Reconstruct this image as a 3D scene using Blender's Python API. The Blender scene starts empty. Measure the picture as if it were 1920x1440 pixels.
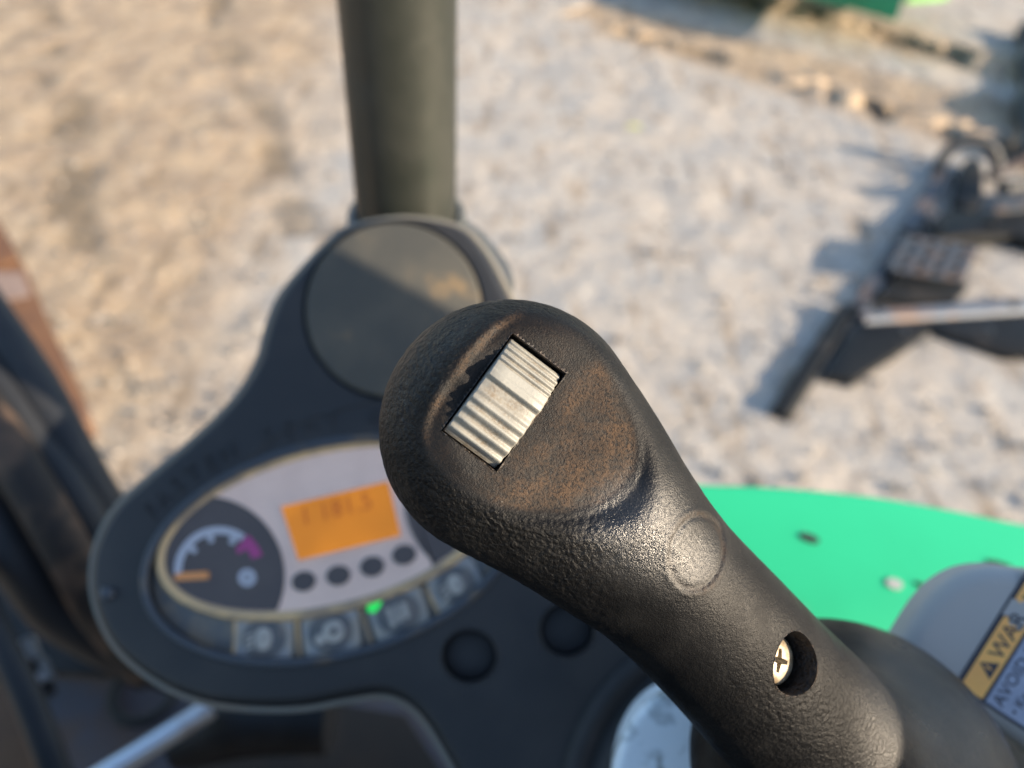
import bpy, bmesh, math, random
import numpy as np
from mathutils import Vector, Matrix

random.seed(7); rng = np.random.default_rng(7)
S = bpy.context.scene
COL = S.collection
W, H, F = 1920.0, 1440.0, 1500.0            # photograph frame and focal length in its pixels

# ------------------------------------------------------------------ camera, sky, sun, exposure
CAM = Vector((0.0, 0.0, 1.80))
up_c = Vector((108, 1680, 1500)).normalized()                 # world up seen from the camera
fw = Vector((0, 0, -1)); y_c = (fw - up_c * fw.dot(up_c)).normalized(); x_c = y_c.cross(up_c)
R = Matrix((x_c, y_c, up_c))                                  # camera axes -> world
cd = bpy.data.cameras.new('camera'); cam = bpy.data.objects.new('camera', cd); COL.objects.link(cam)
cam.matrix_world = Matrix.Translation(CAM) @ R.to_4x4()
cd.sensor_width = 36; cd.lens = 36 * F / W; cd.clip_start = 0.01; cd.clip_end = 1000
cd.dof.use_dof = True; cd.dof.focus_distance = 0.172; cd.dof.aperture_fstop = 8.1
S.camera = cam

SUN_E, SUN_A = math.radians(18), math.radians(-22)             # height; azimuth from +X towards +Y
sv = Vector((math.cos(SUN_E) * math.cos(SUN_A), math.cos(SUN_E) * math.sin(SUN_A), math.sin(SUN_E)))
w = bpy.data.worlds.new('World'); S.world = w; w.use_nodes = True
nt = w.node_tree; bg = nt.nodes['Background']
sky = nt.nodes.new('ShaderNodeTexSky'); sky.sky_type = 'NISHITA'; sky.sun_disc = False
sky.sun_elevation = SUN_E; sky.ozone_density = 1.3; sky.sun_rotation = math.atan2(sv.x, sv.y)
nt.links.new(sky.outputs[0], bg.inputs[0]); bg.inputs[1].default_value = 0.118
ld = bpy.data.lights.new('sun', 'SUN'); ld.energy = 4.0; ld.angle = math.radians(0.6); ld.color = (1.0, 0.82, 0.61)
sun = bpy.data.objects.new('sun', ld); COL.objects.link(sun); sun.rotation_euler = sv.to_track_quat('Z', 'Y').to_euler()
S.view_settings.view_transform = 'Standard'; S.view_settings.look = 'None'
S.view_settings.exposure = 1.52; S.view_settings.gamma = 1
S.cycles.max_bounces = 6; S.cycles.use_denoising = True

# ------------------------------------------------------------------ placement helpers
def P(u, v, D):                       # point seen at pixel (u, v), D metres deep
    return R @ Vector(((u - 960) / F * D, (720 - v) / F * D, -D)) + CAM
def ray(u, v): return (R @ Vector(((u - 960) / F, (720 - v) / F, -1)))
def G(u, v, h=0.0):                   # point on the level plane z = h
    r = ray(u, v); return CAM + r * ((h - CAM.z) / r.z)
class Pl:                             # a working plane: origin, x, y, n
    def __init__(s, o, n, xdir):
        s.o = o; s.n = n.normalized(); s.x = (xdir - s.n * xdir.dot(s.n)).normalized(); s.y = s.n.cross(s.x)
    def at(s, u, v, h=0.0):
        o = s.o; r = ray(u, v)
        return CAM + r * ((o - CAM).dot(s.n) / r.dot(s.n)) + s.n * h
    def l(s, u, v):
        d = s.at(u, v) - s.o; return (d.dot(s.x), d.dot(s.y))
    def M(s): 
        m = Matrix((s.x, s.y, s.n)).transposed().to_4x4(); return Matrix.Translation(s.o) @ m

# ------------------------------------------------------------------ materials
def mat(name, col, rough=0.6, col2=None, nscale=20, nfac=(0.4, 0.65), bump=0.0, bscale=200, metal=0.0, spec=0.5,
        emit=None, estr=0.0, col3=None, n3=6, f3=(0.5, 0.62), bdist=0.001, coat=0.0, rough2=None, detail=6):
    m = bpy.data.materials.new(name); m.use_nodes = True; t = m.node_tree; N = t.nodes; L = t.links
    b = N['Principled BSDF']; b.inputs['Roughness'].default_value = rough; b.inputs['Metallic'].default_value = metal
    b.inputs['Specular IOR Level'].default_value = spec; b.inputs['Coat Weight'].default_value = coat
    b.inputs['Base Color'].default_value = (*col, 1)
    tc = N.new('ShaderNodeTexCoord')
    def noise(sc, d=detail, r=0.55):
        n = N.new('ShaderNodeTexNoise'); n.inputs['Scale'].default_value = sc; n.inputs['Detail'].default_value = d
        n.inputs['Roughness'].default_value = r; L.new(tc.outputs['Object'], n.inputs['Vector']); return n
    def ramp(n, a, z):
        r = N.new('ShaderNodeMapRange'); r.inputs[1].default_value = a; r.inputs[2].default_value = z; r.interpolation_type = 'SMOOTHSTEP'
        L.new(n.outputs[0], r.inputs[0]); return r
    def mix(fac, A, B):
        x = N.new('ShaderNodeMix'); x.data_type = 'RGBA'; L.new(fac.outputs[0], x.inputs[0])
        if isinstance(A, tuple): x.inputs[6].default_value = (*A, 1)
        else: L.new(A, x.inputs[6])
        x.inputs[7].default_value = (*B, 1); return x.outputs[2]
    c = None
    if col2:
        fr = ramp(noise(nscale), *nfac); c = mix(fr, col, col2)
        if rough2 is not None:
            rr = N.new('ShaderNodeMapRange'); rr.inputs[3].default_value = rough; rr.inputs[4].default_value = rough2
            L.new(fr.outputs[0], rr.inputs[0]); L.new(rr.outputs[0], b.inputs['Roughness'])
        if col3: c = mix(ramp(noise(n3), *f3), c, col3)
        L.new(c, b.inputs['Base Color'])
    if bump:
        bn = N.new('ShaderNodeBump'); bn.inputs['Strength'].default_value = bump; bn.inputs['Distance'].default_value = bdist
        L.new(noise(bscale, 5, 0.6).outputs[0], bn.inputs['Height']); L.new(bn.outputs[0], b.inputs['Normal'])
    if emit:
        b.inputs['Emission Color'].default_value = (*emit, 1); b.inputs['Emission Strength'].default_value = estr
    m['_'] = 1
    return m

M = {}
M['console'] = mat('dark_console_plastic', (.015, .0165, .019), .5, (.026, .026, .027), 18, bump=.25, bscale=900, bdist=.0006)
M['pad'] = mat('dusty_pad_plastic', (.055, .056, .050), .75, (.075, .072, .060), 30, col3=(.20, .14, .075), n3=30, f3=(.60, .76), bump=.3, bscale=700)
M['trim'] = mat('grey_edge_trim', (.165, .17, .155), .6, (.20, .18, .15), 25)
M['post'] = mat('dark_green_grey_paint', (.021, .024, .020), .36, (.034, .035, .029), 9, (.45, .7), bump=.15, bscale=120, rough2=.6)
M['weld'] = mat('painted_weld', (.07, .075, .07), .3, (.1, .1, .1), 80, bump=.6, bscale=300, bdist=.002)
M['black'] = mat('black_rubber', (.012, .013, .015), .6, (.02, .02, .022), 30, bump=.3, bscale=600)
M['hole'] = mat('shaded_recess_plastic', (.006, .007, .008), .9, spec=.1)
M['bezel_rim'] = mat('worn_bezel_rim', (.045, .055, .07), .4, (.10, .085, .07), 50, (.5, .65))
M['bezel'] = mat('dark_bezel', (.035, .043, .05), .45, (.07, .07, .065), 60)
M['face'] = mat('pinkish_grey_gauge_face', (.82, .61, .51), .4, (.76, .56, .47), 40)
M['dark_face'] = mat('dark_gauge_face', (.080, .068, .068), .5, (.09, .076, .074), 40)
M['dust'] = mat('dusty_rim', (.62, .44, .24), .85, (.34, .26, .18), 45, (.4, .62))
M['btn'] = mat('blue_grey_button', (.28, .29, .295), .5, (.32, .30, .26), 90, (.42, .62))
M['btn_dark'] = mat('button_groove', (.09, .10, .11), .5, (.15, .14, .13), 90)
M['icon'] = mat('pale_icon', (.42, .40, .36), .6, (.30, .29, .27), 200)
M['strip'] = mat('dusty_button_strip', (.115, .125, .13), .6, (.20, .175, .14), 70, (.4, .6))
M['white'] = mat('white_mark', (.44, .46, .52), .5)
M['magenta'] = mat('magenta_mark', (.38, .06, .22), .5)
M['needle'] = mat('orange_needle', (.72, .30, .10), .5)
M['lcd'] = mat('amber_screen', (.35, .12, .01), .4, emit=(1.0, .33, .012), estr=.15)
t_ = M['lcd'].node_tree; n_ = t_.nodes.new('ShaderNodeTexNoise'); n_.inputs['Scale'].default_value = 35; n_.inputs['Detail'].default_value = 1
tc_ = t_.nodes.new('ShaderNodeTexCoord'); t_.links.new(tc_.outputs['Object'], n_.inputs['Vector']); r_ = t_.nodes.new('ShaderNodeMapRange'); r_.inputs[1].default_value = .3; r_.inputs[2].default_value = .7; r_.inputs[3].default_value = .13; r_.inputs[4].default_value = .20
t_.links.new(n_.outputs[0], r_.inputs[0]); t_.links.new(r_.outputs[0], t_.nodes['Principled BSDF'].inputs['Emission Strength'])
M['lcd_dark'] = mat('amber_screen_digit', (.20, .07, .01), .4, emit=(.75, .16, .008), estr=.115)
M['led'] = mat('green_led', (.02, .4, .08), .4, emit=(.02, 1.0, .12), estr=.22)
M['green'] = mat('bright_green_paint', (.020, .50, .235), .5, (.018, .45, .21), 6, col3=(.10, .42, .26), n3=28, f3=(.60, .74), bump=.04, bscale=80)
M['green2'] = mat('green_machine_paint', (.010, .26, .115), .5, (.012, .20, .08), 5)
M['lime'] = mat('lime_paint', (.12, .34, .07), .5)
M['grey'] = mat('blue_grey_box_plastic', (.36, .37, .365), .55, (.32, .34, .34), 12, bump=.12, bscale=1500, bdist=.0004)
M['orange'] = mat('orange_decal', (.95, .52, .14), .6, (.88, .46, .13), 90)
M['decal_black'] = mat('black_decal', (.03, .035, .05), .6)
M['decal_white'] = mat('white_decal', (.34, .40, .52), .6, (.30, .36, .48), 150)
M['beige'] = mat('dusty_armrest', (.17, .135, .105), .85, (.11, .09, .075), 60, bump=.5, bscale=600)
M['cast'] = mat('scuffed_white_paint', (.66, .76, .84), .35, (.42, .50, .56), 90, (.54, .64), bump=.45, bscale=420, bdist=.0006, rough2=.6, col3=(.22, .25, .25), n3=45, f3=(.60, .66))
M['wheel'] = mat('grey_cream_thumb_wheel', (.40, .385, .34), .38, (.34, .33, .30), 400, bump=.12, bscale=2500, bdist=.0002)
M['steel'] = mat('worn_steel', (.36, .32, .24), .45, (.24, .18, .11), 500, metal=.35, bump=.2, bscale=1500, bdist=.0002)
M['recess'] = mat('dirty_recess', (.06, .04, .02), .8)
M['bright'] = mat('bright_steel_rod', (.72, .78, .84), .3, (.50, .42, .38), 14, (.5, .65), metal=.7, rough2=.5)
M['rust'] = mat('rusty_steel', (.125, .062, .030), .75, (.085, .042, .024), 9, col3=(.20, .13, .10), n3=4, f3=(.55, .7), bump=.4, bscale=60, bdist=.003)
M['rust2'] = mat('pale_rusty_band', (.22, .165, .14), .7, (.18, .13, .11), 12)
M['hose'] = mat('black_hose_rubber', (.012, .015, .020), .6, (.022, .024, .027), 14, bump=.3, bscale=80, bdist=.002)
M['mud'] = mat('muddy_hose_rubber', (.020, .017, .016), .8, (.095, .060, .040), 14, (.45, .6), bump=.5, bscale=60, bdist=.003)
M['floor'] = mat('worn_floor_paint', (.085, .076, .092), .6, (.12, .075, .06), 5, (.42, .62), col3=(.07, .085, .13), n3=4, f3=(.52, .65))
M['floor2'] = mat('brown_floor_mat', (.034, .022, .016), .85, (.060, .034, .020), 9)
M['hitch'] = mat('black_hitch_paint', (.008, .009, .010), .55, (.030, .027, .025), 12, (.54, .70), spec=.25, bump=.3, bscale=50, bdist=.003)
M['hitch_top'] = mat('worn_grey_hitch_edge', (.055, .065, .08), .45, (.11, .08, .065), 10, (.45, .62), bump=.3, bscale=60, bdist=.003)
M['rail'] = mat('worn_blue_grey_rail', (.13, .15, .18), .45, (.20, .14, .11), 10, (.5, .62), bump=.3, bscale=60, bdist=.003)
M['shackle'] = mat('dark_steel_shackle', (.035, .038, .042), .4, (.02, .02, .022), 20, metal=.3)
M['leaf'] = mat('yellow_green_leaf', (.55, .60, .12), .6)
M['track'] = mat('muddy_rubber_track', (.03, .028, .025), .8, (.09, .07, .05), 10)

# grip: black textured plastic, dust where the "dirt" attribute says it has settled
def grip_material():
    m = bpy.data.materials.new('black_textured_grip'); m.use_nodes = True; t = m.node_tree; N = t.nodes; L = t.links
    b = N['Principled BSDF']; tc = N.new('ShaderNodeTexCoord'); at = N.new('ShaderNodeAttribute'); at.attribute_name = 'wear'
    sep = N.new('ShaderNodeSeparateColor'); L.new(at.outputs['Color'], sep.inputs[0])     # R dust, G coarse grain, B polish
    def noise(sc, d=5, r=.55, dist=0):
        n = N.new('ShaderNodeTexNoise'); n.inputs['Scale'].default_value = sc; n.inputs['Detail'].default_value = d
        n.inputs['Roughness'].default_value = r; n.inputs['Distortion'].default_value = dist
        L.new(tc.outputs['Object'], n.inputs['Vector']); return n.outputs[0]
    def rng_(x, a, z, c=0, d=1):
        r = N.new('ShaderNodeMapRange'); r.interpolation_type = 'SMOOTHSTEP'; L.new(x, r.inputs[0])
        for i, q in zip((1, 2, 3, 4), (a, z, c, d)): r.inputs[i].default_value = q
        return r.outputs[0]
    def ma(op, a, c):
        n = N.new('ShaderNodeMath'); n.operation = op
        for i, q in enumerate((a, c)):
            if isinstance(q, (int, float)): n.inputs[i].default_value = q
            else: L.new(q, n.inputs[i])
        return n.outputs[0]
    def mix(f, A, B):
        x = N.new('ShaderNodeMix'); x.data_type = 'RGBA'; L.new(f, x.inputs[0])
        for i, q in ((6, A), (7, B)):
            if isinstance(q, tuple): x.inputs[i].default_value = (*q, 1)
            else: L.new(q, x.inputs[i])
        return x.outputs[2]
    base = mix(rng_(noise(90), .4, .65), (.0060, .0062, .0066), (.011, .011, .011))
    d1 = ma('MULTIPLY', sep.outputs[0], rng_(noise(1500, 3, .7), .30, .62))
    d1 = ma('MULTIPLY', d1, rng_(noise(120, 4), .30, .62, .45, 1))
    dustc = mix(rng_(noise(170, 6, .7), .36, .66), (.060, .047, .036), (.125, .075, .042))
    c = mix(d1, base, dustc)
    fleck = ma('MULTIPLY', rng_(noise(1700, 2, .5), .74, .80), .5)
    c = mix(fleck, c, (.20, .18, .15)); L.new(c, b.inputs['Base Color'])
    rr = ma('ADD', rng_(noise(130, 4), .35, .65, .37, .50), ma('MULTIPLY', sep.outputs[2], -.16))
    rr = ma('ADD', rr, ma('MULTIPLY', d1, .35)); L.new(rr, b.inputs['Roughness'])
    L.new(rng_(sep.outputs[2], 0, 1, .17, .85), b.inputs['Specular IOR Level'])
    vo = N.new('ShaderNodeTexVoronoi'); vo.feature = 'SMOOTH_F1'; vo.inputs['Scale'].default_value = 900
    L.new(tc.outputs['Object'], vo.inputs['Vector'])
    fine = ma('MULTIPLY', noise(2600, 3, .65), .00017)
    leather = ma('MULTIPLY', noise(900, 4, .62, .6), ma('ADD', .00008, ma('ADD', ma('MULTIPLY', sep.outputs[1], .00072), ma('MULTIPLY', sep.outputs[2], .00025))))
    pit = ma('MULTIPLY', ma('MULTIPLY', vo.outputs['Distance'], -.00045), ma('ADD', .10, sep.outputs[1]))
    dustb = ma('MULTIPLY', ma('MULTIPLY', noise(1100, 4, .7), d1), .00022)
    dt = N.new('ShaderNodeVectorMath'); dt.operation = 'DOT_PRODUCT'; L.new(tc.outputs['Object'], dt.inputs[0]); dt.inputs[1].default_value = tuple(SEAM_N)
    sd_ = ma('ABSOLUTE', ma('SUBTRACT', dt.outputs['Value'], SEAM_C), 0)
    seam = ma('MULTIPLY', ma('MULTIPLY', rng_(sd_, .0001, .0004, -.00045, 0), 1.0), at.outputs['Alpha'])
    h = ma('ADD', seam, ma('ADD', ma('ADD', fine, leather), ma('ADD', pit, dustb)))
    bn = N.new('ShaderNodeBump'); bn.inputs['Distance'].default_value = 1.0; bn.inputs['Strength'].default_value = .95
    L.new(h, bn.inputs['Height']); L.new(bn.outputs[0], b.inputs['Normal'])
    return m
dn0 = np.array([-108., 1680., 1500.]); dn0 /= np.linalg.norm(dn0)
jb0 = np.array([(1592 - 960) * 246 / F, (1448 - 720) * 246 / F, 246.]) + dn0 * 16
JB0 = R @ Vector((jb0[0], -jb0[1], -jb0[2])) / 1000
SEAM_N = (R @ Vector((.05, .02, -1))).normalized(); SEAM_C = (R @ Vector((-.028, -.009, -.178)) - JB0).dot(SEAM_N)
M['grip'] = grip_material()

def ground_material():
    m = bpy.data.materials.new('packed_sandy_gravel'); m.use_nodes = True; t = m.node_tree; N = t.nodes; L = t.links
    b = N['Principled BSDF']; b.inputs['Roughness'].default_value = .95; b.inputs['Specular IOR Level'].default_value = .2
    tc = N.new('ShaderNodeTexCoord')
    def noise(sc, d=6, r=.6):
        n = N.new('ShaderNodeTexNoise'); n.inputs['Scale'].default_value = sc; n.inputs['Detail'].default_value = d
        n.inputs['Roughness'].default_value = r; L.new(tc.outputs['Object'], n.inputs['Vector']); return n.outputs[0]
    def rg(x, a, z, c=0, d=1):
        r = N.new('ShaderNodeMapRange'); r.interpolation_type = 'SMOOTHSTEP'; L.new(x, r.inputs[0])
        for i, q in zip((1, 2, 3, 4), (a, z, c, d)): r.inputs[i].default_value = q
        return r.outputs[0]
    def mix(f, A, B):
        x = N.new('ShaderNodeMix'); x.data_type = 'RGBA'; L.new(f, x.inputs[0])
        for i, q in ((6, A), (7, B)):
            if isinstance(q, tuple): x.inputs[i].default_value = (*q, 1)
            else: L.new(q, x.inputs[i])
        return x.outputs[2]
    at = N.new('ShaderNodeAttribute'); at.attribute_name = 'soil'; sp = N.new('ShaderNodeSeparateColor'); L.new(at.outputs['Color'], sp.inputs[0])
    pale = mix(rg(noise(3.2), .38, .62), (.455, .405, .345), (.375, .36, .335))
    warm = mix(rg(noise(4.5), .36, .64), (.46, .345, .225), (.33, .245, .165))
    c = mix(sp.outputs[0], pale, warm)
    c = mix(rg(noise(9, 8, .7), .52, .66, 0, .6), c, (.24, .19, .145))
    c = mix(rg(noise(22, 8, .7), .56, .68, 0, .5), c, (.52, .50, .47))
    c = mix(rg(noise(55, 6, .75), .50, .62, 0, .25), c, (.22, .185, .15))
    c = mix(rg(noise(75, 5, .75), .56, .66, 0, .6), c, (.60, .56, .50))
    mp = N.new('ShaderNodeMapping'); mp.inputs['Scale'].default_value = (9, 2.2, 1); mp.inputs['Rotation'].default_value = (0, 0, .25); L.new(tc.outputs['Object'], mp.inputs[0])
    ns = N.new('ShaderNodeTexNoise'); ns.inputs['Scale'].default_value = 1; ns.inputs['Detail'].default_value = 7; ns.inputs['Roughness'].default_value = .65; L.new(mp.outputs[0], ns.inputs['Vector'])
    c = mix(rg(ns.outputs[0], .52, .66, 0, .7), c, (.22, .165, .11))
    c = mix(rg(noise(14, 8, .75), .55, .68, 0, .5), c, (.66, .60, .52))
    c = mix(sp.outputs[1], c, (.13, .10, .065))
    c = mix(rg(noise(120, 4, .7), .60, .72, 0, .6), c, (.17, .15, .14))
    L.new(c, b.inputs['Base Color'])
    bn = N.new('ShaderNodeBump'); bn.inputs['Distance'].default_value = .02; bn.inputs['Strength'].default_value = .55
    L.new(noise(28, 8, .65), bn.inputs['Height']); L.new(bn.outputs[0], b.inputs['Normal'])
    return m
M['ground'] = ground_material()

# ------------------------------------------------------------------ object helpers
def tag(o, label=None, cat=None, group=None, kind=None):
    if label: o['label'] = label
    if cat: o['category'] = cat
    if group: o['group'] = group
    if kind: o['kind'] = kind
    return o
def thing(name, label, cat, loc, group=None):
    o = bpy.data.objects.new(name, None); COL.objects.link(o); o.location = loc; o.empty_display_size = .02
    return tag(o, label, cat, group)
def root_of(p):
    v = Vector((0, 0, 0))
    while p is not None: v += p.location; p = p.parent
    return v
def mesh_obj(name, verts, faces, m, parent=None, smooth=True, loc=None, auto=None):
    """verts in world coordinates; the object's origin is its parent's origin (or loc)"""
    off = root_of(parent) if parent else (Vector(loc) if loc is not None else Vector((0, 0, 0)))
    me = bpy.data.meshes.new(name); me.from_pydata([tuple(Vector(v) - off) for v in verts], [], faces); me.update()
    if m: me.materials.append(m)
    o = bpy.data.objects.new(name, me); COL.objects.link(o)
    if parent: o.parent = parent
    else: o.location = off
    if smooth:
        me.shade_smooth()
        if auto is not None: me.set_sharp_from_angle(angle=math.radians(auto))
    return o
def spline(pts, n=8, closed=True):
    out = []; k = len(pts)
    rngi = range(k) if closed else range(k - 1)
    for i in rngi:
        if closed: a, b, c, d = (pts[(i + j) % k] for j in (-1, 0, 1, 2))
        else: a, b, c, d = pts[max(i - 1, 0)], pts[i], pts[i + 1], pts[min(i + 2, k - 1)]
        for s in range(n):
            t = s / n
            out.append(tuple(.5 * (2 * b[q] + (c[q] - a[q]) * t + (2 * a[q] - 5 * b[q] + 4 * c[q] - d[q]) * t * t + (3 * b[q] - a[q] - 3 * c[q] + d[q]) * t ** 3) for q in range(len(b))))
    if not closed: out.append(tuple(pts[-1]))
    return out
def ccw(p): return sum(p[i][0] * p[(i + 1) % len(p)][1] - p[(i + 1) % len(p)][0] * p[i][1] for i in range(len(p))) > 0
def inset(poly, d):
    n = len(poly); out = []
    for i in range(n):
        a, b = Vector(poly[i - 1]), Vector(poly[(i + 1) % n]); t = (b - a).normalized()
        out.append((poly[i][0] - t.y * d, poly[i][1] + t.x * d))
    return out
def slab(name, pl, poly, h0, h1, m, parent=None, r=0.0, seg=4, loc=None, smooth=True, auto=40):
    """poly: local (x, y) on plane pl; from height h0 (bottom) to h1 (top) with rounded top edge r"""
    if not ccw(poly): poly = poly[::-1]
    rings = [(0.0, h0), (0.0, h1 - r)] if r else [(0.0, h0), (0.0, h1)]
    for k in range(1, seg + 1):
        if r: a = math.pi / 2 * k / seg; rings.append((r * (1 - math.cos(a)), h1 - r + r * math.sin(a)))
    V = []; n = len(poly); Fc = []
    for d, h in rings:
        for (x, y) in (inset(poly, d) if d else poly): V.append(pl.o + pl.x * x + pl.y * y + pl.n * h)
    for k in range(len(rings) - 1):
        for i in range(n):
            j = (i + 1) % n; Fc.append((k * n + i, k * n + j, (k + 1) * n + j, (k + 1) * n + i))
    Fc.append(tuple(range((len(rings) - 1) * n, len(rings) * n))); Fc.append(tuple(reversed(range(n))))
    return mesh_obj(name, V, Fc, m, parent, smooth, loc, auto)
def ell(cx, cy, a, b, ang=0, n=48):
    c, s = math.cos(ang), math.sin(ang)
    return [(cx + a * math.cos(t) * c - b * math.sin(t) * s, cy + a * math.cos(t) * s + b * math.sin(t) * c) for t in (2 * math.pi * i / n for i in range(n))]
def tube(name, pts, rad, m, parent=None, n=16, loc=None, cap=True, sub=8):
    """round tube through world points; rad a number or a list"""
    if len(pts) > 2:
        rr = rad if isinstance(rad, (list, tuple)) else [rad] * len(pts)
        q = spline([(*p, r) for p, r in zip(pts, rr)], sub, False); pts = [Vector(p[:3]) for p in q]; rr = [p[3] for p in q]
    else: rr = rad if isinstance(rad, (list, tuple)) else [rad] * 2
    V = []; Fc = []; up = Vector((0.123, .3, .9)).normalized()
    for i, p in enumerate(pts):
        t = (Vector(pts[min(i + 1, len(pts) - 1)]) - Vector(pts[max(i - 1, 0)])).normalized()
        a = t.cross(up).normalized(); b = t.cross(a); up = -b if (-b).dot(up) > 0 else b
        b = t.cross(a)
        for k in range(n):
            th = 2 * math.pi * k / n; V.append(Vector(p) + (a * math.cos(th) + b * math.sin(th)) * rr[i])
    for i in range(len(pts) - 1):
        for k in range(n):
            j = (k + 1) % n; Fc.append((i * n + k, i * n + j, (i + 1) * n + j, (i + 1) * n + k))
    if cap: Fc.append(tuple(reversed(range(n)))); Fc.append(tuple(range((len(pts) - 1) * n, len(pts) * n)))
    return mesh_obj(name, V, Fc, m, parent, True, loc, 50)
def beam(a, b, wid, hei, upv=Vector((0, 0, 1)), bev=.004):
    """verts, faces of a box running from a to b (centre of its top edge line), chamfered along its length"""
    t = (b - a).normalized(); s = t.cross(upv).normalized(); u = s.cross(t)
    pr = [(-wid / 2, -hei), (wid / 2, -hei), (wid / 2, -bev), (wid / 2 - bev, 0), (-wid / 2 + bev, 0), (-wid / 2, -bev)]
    V = [q + s * x + u * y for q in (a, b) for x, y in pr]; n = len(pr)
    Fc = [(i, (i + 1) % n, n + (i + 1) % n, n + i) for i in range(n)] + [tuple(reversed(range(n))), tuple(range(n, 2 * n))]
    return V, Fc
def join(*parts):
    V = []; Fc = []
    for v, f in parts:
        k = len(V); V += v; Fc += [tuple(i + k for i in q) for q in f]
    return V, Fc
def boolean(o, cutters):
    for c in cutters:
        md = o.modifiers.new('cut', 'BOOLEAN'); md.operation = 'DIFFERENCE'; md.solver = 'EXACT'; md.object = c
    bpy.context.view_layer.update()
    dg = bpy.context.evaluated_depsgraph_get()
    me = bpy.data.meshes.new_from_object(o.evaluated_get(dg), preserve_all_data_layers=True, depsgraph=dg)
    o.modifiers.clear(); old = o.data; o.data = me; me.name = old.name; bpy.data.meshes.remove(old)
    for c in cutters: bpy.data.objects.remove(c)
    return o
def text_geo(s, size, pl, x, y, ang, h, depth=.0003, align='LEFT', res=2):
    """text laid on plane pl as verts, faces"""
    cu = bpy.data.curves.new('t', 'FONT'); cu.body = s; cu.size = size; cu.extrude = depth; cu.align_x = align; cu.resolution_u = res
    ob = bpy.data.objects.new('t', cu); COL.objects.link(ob); bpy.context.view_layer.update()
    me = ob.to_mesh(); c, s_ = math.cos(ang), math.sin(ang)
    V = [pl.o + pl.x * (x + v.co.x * c - v.co.y * s_) + pl.y * (y + v.co.x * s_ + v.co.y * c) + pl.n * (h + v.co.z) for v in me.vertices]
    Fc = [tuple(p.vertices) for p in me.polygons]; ob.to_mesh_clear(); bpy.data.objects.remove(ob); bpy.data.curves.remove(cu)
    return V, Fc

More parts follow.
